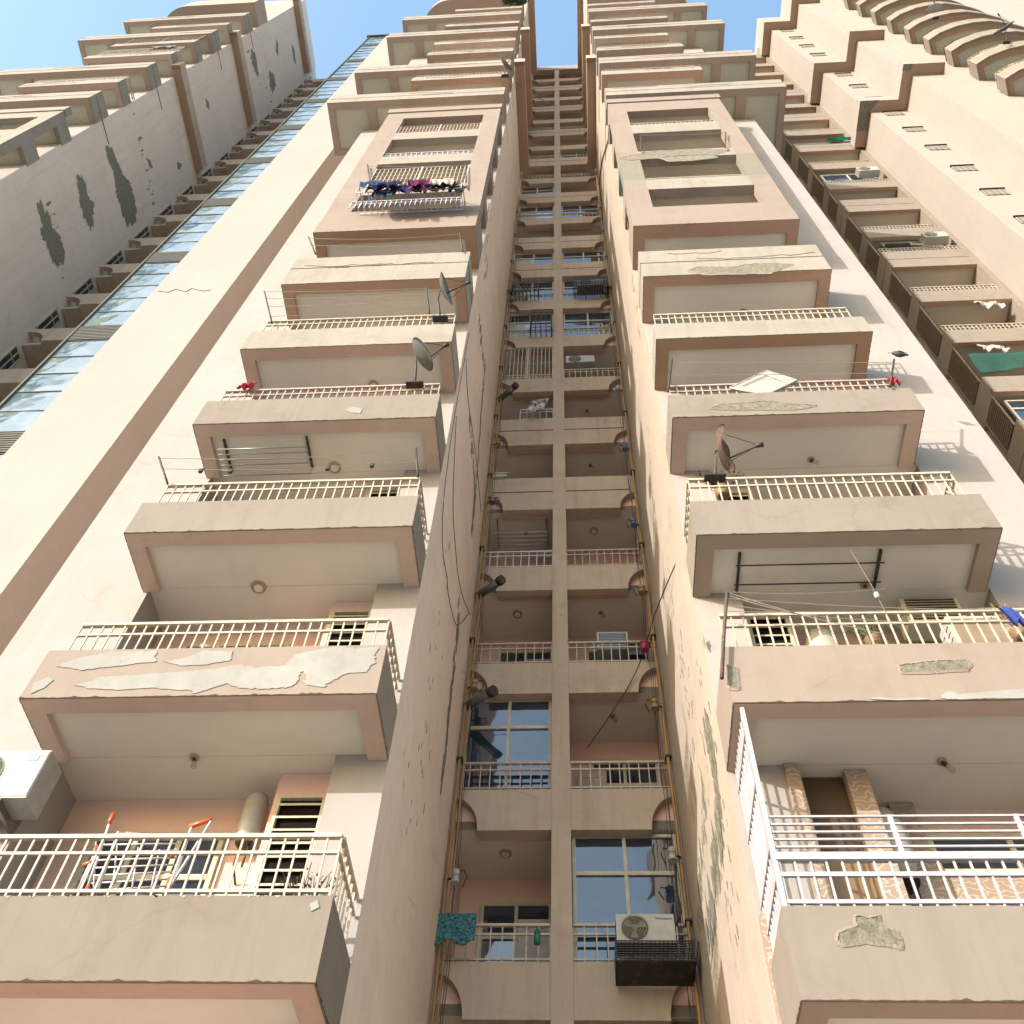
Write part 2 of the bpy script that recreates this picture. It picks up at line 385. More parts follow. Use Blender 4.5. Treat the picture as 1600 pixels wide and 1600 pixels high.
def balcony(bld, xi, xo, zb, zt, yf=6.98, yw=7.95, pm=None, bm=None, cm=None, back=8.65, inx=None, panels=None, joint=None,
            rail=None, lamp=None, bw=.22, stain=True, yb=None, round_end=False, railmat=None, ceil_l=True):
    """projecting balcony: parapet tray, coloured edge beams and inset ceiling below"""
    pm = pm or m_taupe; bm = bm or m_terra[0]; cm = cm or m_ceil
    s = 1 if xo > xi else -1
    a, b = (xi, xo)
    T = .11; yb = yb or yw
    mb = MB()
    mb.box(a, b, yf, yf+T, zb, zt)                                     # front face
    mb.box(a, a+s*T, yf+T, yw-.001, zb, zt)
    mb.box(b-s*T, b, yf+T, yb-.001, zb, zt)
    mb.box(a+s*T, b-s*T, yf+T, yb-.001, zb+.16, zb+.30)                     # floor
    o = mb.build('balcony', [pm], bld)
    if joint:
        j = MB(); j.box(a-s*.006, b+s*.006, yf-.006, yf+.01, joint-.012, joint+.012)
        j.box(a-s*.006, a+s*.01, yf+.01, yb-.02, joint-.012, joint+.012)
        j.build('joint_line', m_grime, o)
    # underside
    u = MB()
    e = .012
    u.box(a+s*e, b-s*e, yf+e, yf+bw, zb-.004, zb+.158, 0)
    u.box(a+s*e, a+s*bw, yf+bw, yw-.002, zb-.004, zb+.158, 0)
    u.box(b-s*bw, b-s*e, yf+bw, yb-.002, zb-.004, zb+.158, 0)
    cuts = [a+s*bw] + (panels or []) + [b-s*bw]
    if panels:
        for k, p in enumerate(panels): u.box(p-s*.17, p+s*.17, yf+bw, yb-.002, zb-.004, zb+.158, 0)
    if yb > yw+.3 or panels: u.box(a+s*bw, b-s*bw, yb-bw, yb-.004, zb-.003, zb+.157, 0)
    u.box(a+s*bw, b-s*bw, yf+bw, yb-.004, zb+.075, zb+.159, 1)
    so_ = u.build('soffit', [bm, cm], o)
    if stain:
        grime_strip(o, a, b, yf, zb, .035)
        gs = MB(); yy = yf+.02                       # worn edge along the side of the tray
        while yy < yw-.06:
            l_ = random.uniform(.02, .09); h_ = random.uniform(.006, .03); X_ = a-s*.003 if True else b
            for X_ in (a-s*.003, b+s*.003): gs.box(X_, X_+(s*.002 if X_ < 99 else 0), yy, min(yy+l_, yw-.03), zb+.001, zb+h_)
            yy += l_+random.uniform(0, .03)
        gso = gs.build('edge_wear', m_grime, o); gso['kind'] = 'stuff'
    if zb > 19:                                      # meandering cracks in the old render
        for q in range(2):
            x_ = a+(b-a)*random.uniform(.05, .5); z_ = zb+(zt-zb)*random.uniform(.35, .9); P_ = []
            for i in range(random.randint(14, 40)):
                if (x_-b)*s > -.1: break
                P_.append((x_, yf-.001, z_)); x_ += s*random.uniform(.04, .09); z_ += random.uniform(-.035, .035); z_ = max(zb+.08, min(zt-.06, z_))
            if len(P_) > 2:
                ck = MB(); ck.tube(P_, .008, 4); ck.build('crack', m_grime, o)
    if rail:
        zr, mode = rail
        railing(o, a+s*.05, b-s*.17, yf+.06, zt, zr, ret=(b-s*.17 if mode == 'o' else a+s*.05 if mode == 'i' else 'both' if mode == 'b' else None), mat=railmat, yw=yw-.02)
    if lamp:
        lamp_part(o, (lamp[0], lamp[1], zb+.074), lamp[2])
    return o

def glazed(parent, x0, x1, y, z0, z1, cols=2, transom=.24, gm=None, depth=.06, name='window', panes=None, fm=None):
    fm = fm or m_frame; w = .055; mb = MB()
    mb.box(x0, x1, y, y+depth, z0, z0+w); mb.box(x0, x1, y, y+depth, z1-w, z1)
    mb.box(x0, x0+w, y, y+depth, z0+w, z1-w); mb.box(x1-w, x1, y, y+depth, z0+w, z1-w)
    zt = z1-(z1-z0)*transom if transom else None
    xs = [x0+(x1-x0)*i/cols for i in range(cols+1)]
    for x in xs[1:-1]: mb.box(x-w*.5, x+w*.5, y+.002, y+depth-.002, z0+w, z1-w)
    if zt: mb.box(x0+w, x1-w, y-.004, y+depth-.004, zt-w*.6, zt+w*.6)
    o = mb.build(name, fm, parent)
    k = 0
    for i in range(cols):
        for (za, zb_) in ([(z0, zt), (zt, z1)] if zt else [(z0, z1)]):
            p = MB(); p.box(xs[i]+w*.4, xs[i+1]-w*.4, y+depth*.45, y+depth*.6, za+w*.4, zb_-w*.4)
            mm = gm or m_glass
            if panes and k < len(panes) and panes[k]: mm = panes[k]
            p.build('pane', mm, o); k += 1
    return o

def panel_door(parent, x0, x1, y, z0, z1, mat):
    mb = MB(); mb.box(x0, x1, y, y+.05, z0, z1); w = (x1-x0)
    for cx in (.14, .56):
        for (a, b) in ((.06, .45), (.52, .93)):
            X0, X1 = x0+w*cx, x0+w*(cx+.3); Z0, Z1 = z0+(z1-z0)*a, z0+(z1-z0)*b
            for (q, e) in ((.0, .012), (.05, .006)):
                mb.box(X0+q, X1-q, y-e, y-.0005, Z0+q, Z0+q+.025); mb.box(X0+q, X1-q, y-e, y-.0005, Z1-q-.025, Z1-q)
                mb.box(X0+q, X0+q+.025, y-e, y-.0005, Z0+q+.026, Z1-q-.026); mb.box(X1-q-.025, X1-q, y-e, y-.0005, Z0+q+.026, Z1-q-.026)
    return mb.build('door', mat, parent)

def louvre(parent, x0, x1, y, z0, z1, n, mat=None, inner=None, axis='x', name='louvre_window'):
    mb = MB(); w = .04
    if axis == 'x':
        mb.box(x0, x0+w, y, y+.06, z0, z1, 0); mb.box(x1-w, x1, y, y+.06, z0, z1, 0)
        mb.box(x0+w, x1-w, y, y+.06, z1-w, z1, 0)
        mb.box(x0+w, x1-w, y+.052, y+.062, z0, z1, 1)
        for i in range(n):
            z = z0+(z1-z0)*(i+.3)/n; d = (z1-z0)/n
            mb.add([(x0+w,y,z),(x1-w,y,z),(x1-w,y+.03,z+d*.1),(x0+w,y+.03,z+d*.1),(x0+w,y,z-.028),(x1-w,y,z-.028),(x1-w,y+.03,z+d*.1-.015),(x0+w,y+.03,z+d*.1-.015)],
                   [(0,1,2,3),(7,6,5,4),(0,4,5,1),(3,2,6,7)], 0)
    else:   # plane x = y argument; runs along Y from x0 to x1
        X = y
        mb.box(X+.08, X+.1, x0, x1, z0, z1, 1)
        for i in range(n):
            z = z0+(z1-z0)*(i+.3)/n; d = (z1-z0)/n
            mb.box(X, X+.03, x0, x1, z, z+d*.35, 0)
        for q in (x0, x1-.03): mb.box(X-.004, X+.034, q, q+.03, z0, z1, 0)
    return mb.build(name, [mat or m_frame, inner or m_black], parent)

def ac_unit(x, y, z, w, h, d, label, group=None, logo=False, M=None, fan=True):
    t = thing('outdoor_ac_unit', label, 'AC unit', (x+w/2, y+d/2, z), group)
    b = MB(); b.box(x, x+w, y, y+d, z, z+h, 0)
    b.box(x+w*.62, x+w-.01, y-.008, y-.0005, z+.02, z+h-.02, 0)
    bo = b.build('casing', m_white, t)
    cx, cz, R_ = x+w*.32, z+h*.5, min(h, w*.62)*.43
    if fan:
        f = MB(); n = 28
        f.prism([(cx+R_*math.cos(2*math.pi*i/n), y-.004, cz+R_*math.sin(2*math.pi*i/n)) for i in range(n)], (0, .0035, 0), 0)
        f.build('fan_opening', paint('fan_well', (.10,.09,.06), .6), t)
        bl = MB()
        for k in range(3):
            a = k*2.094+.4
            bl.add([(cx+.03*math.cos(a-.6), y-.012, cz+.03*math.sin(a-.6)), (cx+R_*.9*math.cos(a-.3), y-.008, cz+R_*.9*math.sin(a-.3)),
                    (cx+R_*.9*math.cos(a+.35), y-.014, cz+R_*.9*math.sin(a+.35)), (cx+.03*math.cos(a+.6), y-.012, cz+.03*math.sin(a+.6))], [(0,1,2,3)])
        bl.tube([(cx, y-.02, cz), (cx, y-.006, cz)], .04, 12)
        bl.build('fan_blades', paint('fan_grey', (.28,.26,.2), .5), t)
        gr = MB()
        for rr in [R_*q for q in (.25,.45,.65,.85,1.0)]:
            pts = [(cx+rr*math.cos(2*math.pi*i/24), y-.026, cz+rr*math.sin(2*math.pi*i/24)) for i in range(25)]
            gr.tube(pts, .003, 4, cap=False)
        for k in range(8):
            a = k*math.pi/4; gr.tube([(cx, y-.026, cz), (cx+R_*math.cos(a), y-.026, cz+R_*math.sin(a))], .003, 4)
        gr.build('fan_grille', paint('grille_wire', (.35,.33,.26), .5), t)
    sl_ = MB()
    for i in range(6): sl_.box(x-.004, x-.0006, y+.03, y+d-.03, z+.06+i*h*.14, z+.075+i*h*.14)
    sl_.build('side_louvres', m_dark, t)
    return t

def _emblem(x, y, z, w):
    cu = bpy.data.curves.new('logo_text', 'FONT'); cu.body = 'Whirlpool'; cu.size = w; cu.extrude = .001
    o = bpy.data.objects.new('logo_curve', cu); C.objects.link(o); bpy.context.view_layer.update()
    me = bpy.data.meshes.new_from_object(o.evaluated_get(bpy.context.evaluated_depsgraph_get()))
    bpy.data.objects.remove(o); o = bpy.data.objects.new('logo', me); C.objects.link(o); me.materials.clear(); me.materials.append(m_dark)
    o.rotation_euler = (math.pi/2, 0, 0); o.location = (x, y, z); return o

# ---------------------------------------------------------------- LEFT WING
LW = dict(inner=-2.02, out=-5.76, opn=-5.70, louv=-3.25, pier=-2.60, end=-7.15, W=-8.3, yback=8.8)
RW = dict(inner=1.53, out=5.11, opn=5.18, louv=2.74, pier=2.10, end=6.51, W=7.55, yback=9.3)
ROOF = 76.3

def wing_shell(bld, w, side, levels, top, dx=0, dy=0, front=None, yb=12.55, inner_shift=0):
    """solid walls: outer field, inner pier, rear wall of the balcony recesses, body behind"""
    f = front or m_wall; YW = 7.95+dy
    s = 1 if w['end'] > w['inner'] else -1
    mb = MB()
    mats = [0, 0, 0, 0, 1, 1]
    mb.box(w['opn'], w['end'], YW, 16+dy, 0, top, mats=[0,0,0,0,0,0])                        # field
    mb.box(w['inner'], w['pier'], YW, 8.65+dy, 0, top, mats=mats)                         # pier at the bay corner
    mb.box(w['inner'], w['opn']-s*.001, 8.65+dy, yb+dy, 0, top, mats=[0,0,2,0,1,1])       # rear wall of recess + side
    mb.box(w['inner']+s*1.0, w['opn']-s*.002, yb+dy+.001, 16+dy, 0, top-.01, mats=[0,0,2,0,0,0])
    mb.box(w['pier']+s*.001, w['louv'], 8.24+dy, 8.649+dy, 0, top-.02, mats=[2]*6)        # louvre panel wall
    o = mb.build('wall', [f, side, m_recess], bld)
    p_, l_, q_ = w['pier']+s*.002, w['louv']+s*.002, w['opn']-s*.002
    for zb in levels:
        fl = MB(); ol = [(p_, YW-.001), (q_, YW-.001), (q_, 8.648+dy), (l_, 8.648+dy), (l_, 8.236+dy), (p_, 8.236+dy)]
        fl.prism([(x, y, zb+.075) for x, y in ol], (0, 0, .225), 0); fl.m[0] = fl.m[1] = 1
        fl.build('floor_slab', [m_taupe, m_ceil], bld)
    return o

bL = thing('apartment_wing', 'left half of the tower beside the central bay, with white-patched lowest full balcony', 'building', (-4.6, 12, 0), 'wings of the apartment tower')
lev = [5.73, 8.80, 11.78, 14.67, 17.41, 20.53, 23.73]
lev_up = [27.0, 30.0, 32.9, 36.4, 38.4, 41.75, 44.1, 47.4, 50.2, 53.2, 55.7, 59.0, 61.4]
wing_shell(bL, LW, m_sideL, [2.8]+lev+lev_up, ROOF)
i_, o_ = LW['inner'], LW['out']
B0 = balcony(bL, i_, o_-.5, 5.73, 6.48, pm=m_taupe, bm=m_terra[1], rail=(7.11, 'i'))
B1 = balcony(bL, i_, o_, 8.80, 9.54, pm=m_blush, bm=m_terra[0], rail=(10.02, 'i'), lamp=(-4.15, 7.95, 'bulb'))
B2 = balcony(bL, i_, o_, 11.78, 12.49, pm=m_taupe2, bm=m_terra[0], rail=(13.0, 'i'), lamp=(-4.2, 7.95, 'ring'))
B3 = balcony(bL, i_, o_, 14.67, 15.44, pm=m_taupe2, bm=m_terra[0], rail=(15.87, 'n'), lamp=(-3.7, 7.85, 'ring'), railmat=m_railp)
B4 = balcony(bL, i_, o_, 17.41, 18.2, pm=m_light, bm=m_terra[1], rail=(18.74, 'n'), lamp=(-3.5, 7.8, 'ring'))
B5 = balcony(bL, i_, o_, 20.53, 22.05, pm=m_light, bm=m_terra[2], joint=21.42)
# lower balcony extra: lower rail bar
ex = MB(); ex.box(i_-.05, o_-.33, 7.03, 7.06, 6.55, 6.58); ex.build('rail_bar', m_rail, B0)

def block(bld, w, zb, zj, openings, ztop, mainm, dx=0, dy=0, grey=None, bm=None, infill=None, ox=None):
    s = 1 if w['out'] > w['inner'] else -1
    a, b = w['inner'], w['out']; yf = 6.98+dy; yw = 7.95+dy; T = .22
    oa, ob = ox if ox else (a+s*.52, b-s*.6)
    mb = MB()
    mb.box(a, b, yf-.03, yf+T, zb, zj-.015)                             # base beam, proud
    mb.box(a, a+s*T*.7, yf+T, yw, zb, zj-.015); mb.box(b-s*T*.7, b, yf+T, yw, zb, zj-.015)
    mb.box(a, b, yf, yf+T, zj+.015, openings[0][0])
    for k in range(len(openings)):
        z0, z1 = openings[k]
        z2 = openings[k+1][0] if k+1 < len(openings) else ztop
        m1 = 1 if (grey is not None and k == grey) else 0
        mb.box(a, oa, yf+(.003*m1), yf+T, z0, z1, m1); mb.box(ob, b, yf+.003*m1, yf+T, z0, z1, m1)
        mb.box(a, b, yf, yf+T, z1, z2, 2 if k < len(openings)-1 else 0) if False else None
        mb.box(oa+s*.0, ob, yf, yf+T, z1, z2, 2 if k < len(openings)-1 else 0)
        mb.box(a, oa-s*.0, yf, yf+T, z1, z2, 0); mb.box(ob, b, yf, yf+T, z1, z2, 0)
        # side cheek facing the bay: solid beams with openings between
        mb.box(a, a+s*T*.7, yf+T, yw, z1, z2, 0); mb.box(b-s*T*.7, b, yf+T, yw, z1, z2, 0)
        mb.box(a, a+s*T*.7, yf+T, yf+T+.12, z0, z1, 3 if m1 else 0); mb.box(b-s*T*.7, b, yf+T, yf+T+.12, z0, z1, 0)
        mb.box(a+s*.16, b-s*.16, yf+T, yw-.001, z1+.1, z1+.3, mats=[4]*6)
    mb.box(a, a+s*T*.7, yf+T, yw, zj+.015, openings[0][0]); mb.box(b-s*T*.7, b, yf+T, yw, zj+.015, openings[0][0])
    mb.box(a-s*.03, b+s*.05, yf-.04, yf+T, ztop+.015, ztop+.55)
    o = mb.build('balcony_block', [mainm, m_grey, m_light, m_teal, m_ceil2], bld)
    j = MB(); j.box(a+s*.01, b-s*.01, yf+.012, yf+T-.01, zj-.016, zj+.016); j.box(a, b-s*.01, yf+.012, yf+T-.01, ztop-.001, ztop+.016); j.build('joint_line', m_grime, o)
    u = MB()
    u.box(a+s*.012, b-s*.012, yf-.02, yf+.26, zb-.006, zb+.15, 0)
    u.box(a+s*.012, a+s*.26, yf+.26, yw-.002, zb-.006, zb+.15, 0); u.box(b-s*.24, b-s*.012, yf+.26, yw-.002, zb-.006, zb+.15, 0)
    u.box(a+s*.26, b-s*.24, yf+.26, yw-.003, zb+.07, zb+.16, 1)
    u.build('soffit', [bm or m_terra[2], m_ceil], o)
    grime_strip(o, a, b, yf-.03, zb, .05)
    return o, (min(oa, ob), max(oa, ob))
opsL = [(25.28, 26.65), (27.42, 29.62), (30.45, 32.45), (33.3, 35.3)]
BKL, (l0, l1) = block(bL, LW, 23.70, 24.46, opsL, 36.1, m_blush, bm=m_terra[3], ox=(-2.54, -5.15))
# grilles in the block openings
def grille(parent, x0, x1, y, z0, z1, nx, nz, mat, r=.011, name='window_grille'):
    mb = MB()
    for i in range(nx+1):
        x = x0+(x1-x0)*i/nx; mb.box(x-r, x+r, y, y+.02, z0, z1)
    for k in range(nz+1):
        z = z0+(z1-z0)*k/nz; mb.box(x0, x1, y-.012, y-.0005, z-r, z+r)
    for x in (x0, (x0+x1)/2, x1): mb.box(x-.025, x+.025, y-.03, y-.014, z0, z1)
    return mb.build(name, mat, parent)
grille(BKL, l0+.03, l1-.03, 7.05, 33.32, 34.35, 24, 3, m_railp)
railing(BKL, l0+.02, l1-.02, 7.05, 30.45, 30.95, mat=m_railw, step=.15, r=.012)
grille(BKL, l0+.02, l1-.02, 7.02, 27.44, 29.2, 22, 5, m_rail)
railing(BKL, l0-.05, l1+.05, 6.9, 25.3, 25.75, mat=m_railw, step=.12, r=.012)

W1 = [38.4, 44.1, 53.2, 59.0]; N1 = [41.75, 47.4, 50.2, 55.7, 61.4]
for k, z in enumerate(W1):
    balcony(bL, i_, LW['W'], z, z+1.25, yb=LW['yback'], pm=m_light, bm=m_terra[4], cm=m_ceil2, panels=[-6.75], joint=z+.62, stain=True)
for k, z in enumerate(N1):
    b_ = balcony(bL, i_, -5.72, z, z+.72, pm=m_light, bm=m_terra[[2,4,0,4,0][k]], cm=m_ceil2, rail=((z+1.2, 'n') if k in (2,) else None))
# rounded top canopy
cp = MB(); n = 14; cx, cy, R_ = -5.9, 8.2, 1.9
ol = [(-2.1, 6.3+.0, 64.0)]
ol = [(i_-.02, 6.7, 64.2)] + [(-6.2-1.75*math.sin(math.pi*.5*i/n), 8.45-1.75*math.cos(math.pi*.5*i/n), 64.2) for i in range(n+1)] + [(i_-.02, 8.45, 64.2)]
cp.prism(ol, (0, 0, 1.1), 0); cp.build('roof_canopy', [m_terra[4]], bL)

def ledges(bld, x0, x1, y0, y1, zs, cap=True, h=.7):
    for z in zs:
        mb = MB(); mb.box(x0, x1, y0, y1, z, z+h, mats=[0,1,1,1,1,1])
        if cap: mb.box(x0-.02 if x0 < x1 else x0+.02, x1+.02, y0-.18, y0-.001, z-.03, z+h, mats=[2,1,1,1,1,1])
        mb.build('ledge', [m_ledge, m_shaft, m_recess2], bld)
LZ = [48.4, 57.8, 72.6]
ledges(bL, -2.021, -1.60, 7.75, 12.3, LZ)

# doors, windows and louvres inside the lower recesses
def recess_fit(bld, w, zb, kind, dy=0):
    """zb = soffit height of the balcony this flat stands on (floor at zb+.3)"""
    s = 1 if w['out'] > w['inner'] else -1
    z0 = zb+.3
    xa, xb = sorted((w['louv']+s*.55, w['opn']-s*.45)) 
    glazed(bld, xa, xb, 8.585, z0+.02, z0+2.35, cols=3, transom=.24, name='window')
    xa, xb = sorted((w['pier']+s*.06, w['louv']-s*.06))
    louvre(bld, xa, xb, 8.17, z0+.4, z0+2.5, 13)
for z in lev[:6]: recess_fit(bL, LW, z, 0)

# patches and wear on the left wing
def on(y, pts): return [PY(px, py, y) for px, py in pts]
patch(B1, on(6.975, [(88,1041),(120,1028),(175,1018),(243,1017),(242,1034),(190,1040),(128,1047)]), m_putty, .02, crack=False, name='peeled_patch')
patch(B1, on(6.975, [(48,1084),(52,1068),(75,1058),(84,1062),(70,1074)]), m_putty, .02, crack=False, name='peeled_patch')
patch(B1, on(6.975, [(252,1034),(290,1028),(318,1017),(362,1018),(355,1032),(312,1040),(285,1040)]), m_putty, .02, crack=False, name='peeled_patch')
patch(B1, on(6.975, [(122,1070),(160,1058),(250,1052),(330,1046),(378,1038),(400,1044),(445,1040),(470,1020),(520,1012),(588,1012),(580,1050),(545,1052),(505,1074),(478,1070),(474,1048),(455,1074),(395,1076),(350,1070),(310,1082),(250,1074),(190,1078),(140,1076)]), m_putty, .03, crack=False, sub=3, name='peeled_patch')
patch(B3, on(6.975, [(540,640),(552,636),(568,639),(562,646),(548,645)]), m_putty, .01, crack=False, name='peeled_patch')
patch(B0, on(6.975, [(484,1412),(496,1406),(499,1418),(486,1424)]), m_putty, .01, crack=False, name='peeled_patch')
# ragged drips of paint along the lowest parapet's top edge
dr = MB()
for i in range(34):
    x = -2.1-3.9*random.random(); L = random.uniform(.004, .03)
    dr.prism([(x-.012-L*.6, 6.977, 6.482), (x+.012+L*.6, 6.977, 6.482), (x+.004, 6.977, 6.482-L)], (0, .0025, 0))
dr.build('paint_drip', m_putty, B0)
# cracks high on the left field wall
ck = MB(); ck.tube([PY(x, y, 7.943) for x, y in [(262,452),(285,455),(300,450),(318,455),(335,452),(345,455)]], .008, 4) if False else None

# ---------------------------------------------------------------- recess slot, peach strip and glazed stair tower on the left
bS = thing('stair_tower', 'peach wall strip with a tall glazed stair shaft of blue-grey panes', 'building', (-11.3, 12, 0))
mb = MB(); mb.box(-9.75, -12.0, 10.0, 16.5, 0, 76.4, mats=[0,0,0,0,0,1]); mb.box(-13.25, -12.001, 10.12, 16.4, 0, 76.2, mats=[2]*6)
mb.build('wall', [m_strip, m_slot, m_louv], bS)
mb = MB(); mb.box(-9.70, -13.4, 9.93, 10.3, 76.42, 76.8); mb.build('roof_edge', m_louv, bS)
zg = 2.6; k = 0
fr = MB()
while zg < 76:
    z1 = min(zg+.985, 76.3); idx = k % 6
    if idx == 5:
        mbx = MB()
        for q in range(9): mbx.box(-13.2, -12.02, 10.02, 10.05, zg+.06+q*.1, zg+.12+q*.1)
        mbx.build('louvre_panel', m_louv, bS)
    else:
        p = MB(); a = random.uniform(.01, .05)
        tilt = random.uniform(-.012, .012)
        xm = -12.75+random.uniform(-.08, .35)
        # main reflective sheet and a slanted pale part: curtain tone and sky reflection painted in
        p.add([(-13.22,10.05,zg+.02),(xm-.25,10.05+tilt,zg+.02),(xm+.2,10.05+tilt,z1-.02),(-13.22,10.05,z1-.02)], [(0,1,2,3)], 0)
        p.add([(xm-.25,10.05+tilt,zg+.02),(-12.02,10.05,zg+.02),(-12.02,10.05,z1-.02),(xm+.2,10.05+tilt,z1-.02)], [(0,1,2,3)], 1)
        p.build('glass_pane', [m_stair, m_stair2], bS)
    fr.box(-13.22, -12.02, 10.03, 10.09, zg-.012, zg+.012)
    zg += .985; k += 1
fr.box(-13.26, -13.20, 10.0, 10.1, 0, 76.3); fr.build('mullion', m_louv, bS)
wc = MB(); wc.tube([PY(x, y, 9.995) for x, y in [(248,455),(262,457),(275,452),(290,456),(300,451),(318,455),(330,453)]], .012, 4); wc.build('crack', m_grime, bS)

# ---------------------------------------------------------------- RIGHT WING
bR = thing('apartment_wing', 'right half of the tower beside the central bay, its balconies scarred by broken render', 'building', (4.0, 12, 0), 'wings of the apartment tower')
levR = [5.61, 8.60, 11.44, 14.42, 17.22, 20.18, 23.20]
lev_upR = [26.3, 29.2, 32.2, 35.5, 37.4, 41.0, 43.5, 46.2, 49.6, 51.8, 54.6, 58.2, 60.8]
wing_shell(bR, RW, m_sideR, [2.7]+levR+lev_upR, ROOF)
i_, o_ = RW['inner']-.03, RW['out']
R0 = balcony(bR, i_+.06, o_+.5, 5.61, 6.38, pm=m_taupe2, bm=m_terra[4])
R1 = balcony(bR, i_+.02, o_+.2, 8.60, 9.42, pm=m_blush, bm=m_terra[0], rail=(9.98, 'n'), lamp=(3.69, 7.9, 'bulb'))
R2 = balcony(bR, i_, o_, 11.44, 12.19, pm=m_taupe2, bm=m_terra[4], rail=(12.78, 'b'), lamp=(3.63, 7.85, 'bulb'), railmat=m_rail)
R3 = balcony(bR, i_, o_, 14.42, 15.13, pm=m_taupe2, bm=m_terra[0], rail=(15.52, 'n'), lamp=(3.6, 7.8, 'bulb'), railmat=m_railp)
R4 = balcony(bR, i_, o_, 17.22, 17.86, pm=m_light, bm=m_terra[3], rail=(18.37, 'n'))
R5 = balcony(bR, i_, o_, 20.18, 21.62, pm=m_light, bm=m_terra[2], joint=20.92, lamp=(3.5, 7.85, 'ring'))
opsR = [(24.63, 26.05), (26.92, 28.93), (29.70, 31.80), (32.80, 34.70)]
BKR, (r0, r1) = block(bR, dict(RW, inner=1.50), 23.20, 23.98, opsR, 35.95, m_blush, grey=1, bm=m_terra[2], ox=(2.05, 4.60))
railing(BKR, r0+.02, r1-.02, 7.03, 32.8, 33.15, mat=m_rail, step=.12, r=.011)
railing(BKR, r0+.02, r1-.02, 7.03, 26.92, 27.1, mat=m_rail, step=.12, r=.011, mid=0)
for z in (37.3, 43.4, 51.9, 58.2):
    balcony(bR, i_, RW['W'], z, z+1.25, yb=RW['yback'], pm=m_light, bm=m_terra[4], cm=m_ceil2, panels=[6.05], joint=z+.62)
for k, z in enumerate((41.0, 46.3, 49.4, 54.6, 60.6)):
    balcony(bR, i_, [5.2, 5.08, 4.75, 5.2, 5.1][k], z, z+.72, pm=m_light, bm=m_terra[[2,4,0,4,0][k]], cm=m_ceil2, rail=((z+1.15, 'n') if k == 0 else None))
cp = MB(); ol = [(i_+.06, 6.7, 63.6)] + [(5.8+1.6*math.sin(math.pi*.5*i/12), 8.4-1.7*math.cos(math.pi*.5*i/12), 63.6) for i in range(13)] + [(i_+.06, 8.4, 63.6)]
cp.prism(ol, (0, 0, 1.1), 0); cp.build('roof_canopy', [m_terra[4]], bR)
ledges(bR, 1.13, 1.531, 7.75, 12.3, LZ)
for z in levR[1:6]:
    recess_fit(bR, RW, z, 0)
# tiled recess at the lowest visible right-hand flat
tl = MB()
tl.box(RW['pier']-.001, RW['pier']+.14, 7.9, 8.22, 6.0, 8.66); tl.box(RW['louv']-.02, RW['louv']+.2, 8.0, 8.24, 6.0, 8.66)
tl.box(3.25, 3.5, 8.52, 8.64, 6.0, 8.66); tl.box(1.55, 1.66, 7.85, 7.948, 5.0, 6.9)
tl.build('tiled_pier', m_tile, bR)
tl = MB(); tl.box(RW['pier']+.145, RW['louv']-.03, 8.12, 8.17, 6.0, 7.72, 0); tl.box(RW['pier']+.145, RW['louv']-.03, 8.12, 8.17, 7.74, 8.66, 1)
tl.build('cabinet_panel', [m_brown, paint('brown_dark', (.10,.055,.03), .6)], bR)
gw = glazed(bR, 3.52, 5.15, 8.56, 6.0, 8.3, cols=2, transom=.2, name='window', panes=[m_tile, None, None, None])
# patches on the right wing
def rpatch(par, pts, m=None, amp=.03, y=6.975, sub=4, crack=True): patch(par, on(y, pts), m or m_conc, amp, crack=crack, sub=sub, rim=m_blush if par in (R1, BKR) else m_light if par == R5 else m_taupe2)
rpatch(R0, [(1302,1462),(1340,1446),(1337,1434),(1372,1432),(1376,1446),(1402,1458),(1408,1480),(1392,1474),(1350,1470),(1315,1476)], m_conc)
rpatch(R1, [(1404,1041),(1460,1033),(1512,1032),(1512,1046),(1450,1050),(1410,1050)])
rpatch(R1, [(1136,1040),(1150,1045),(1153,1075),(1140,1075)], amp=.02)
rpatch(R1, [(1462,1092),(1472,1086),(1488,1080),(1495,1085),(1530,1082),(1600,1076),(1640,1078),(1640,1090),(1560,1091),(1500,1093)], m_putty, .03, crack=False)
rpatch(R1, [(1352,1092),(1375,1089),(1400,1092),(1440,1090),(1455,1093),(1400,1094.5)], m_putty, .008, crack=False)
rpatch(R3, [(1112,638),(1130,632),(1165,630),(1196,627),(1225,631),(1272,634),(1240,640),(1180,639),(1140,640)], amp=.015)
rpatch(R5, [(1076,423),(1092,417),(1140,418),(1180,412),(1238,413),(1222,419),(1205,427),(1160,428),(1100,429)], amp=.015)
rpatch(BKR, [(968,247),(1010,238),(1090,232),(1140,235),(1115,242),(1040,246),(985,250)], amp=.02, sub=3)
rpatch(BKR, [(1030,247),(1060,243),(1110,242),(1122,246),(1080,251),(1045,252)], m_conc2, amp=.02, sub=3)
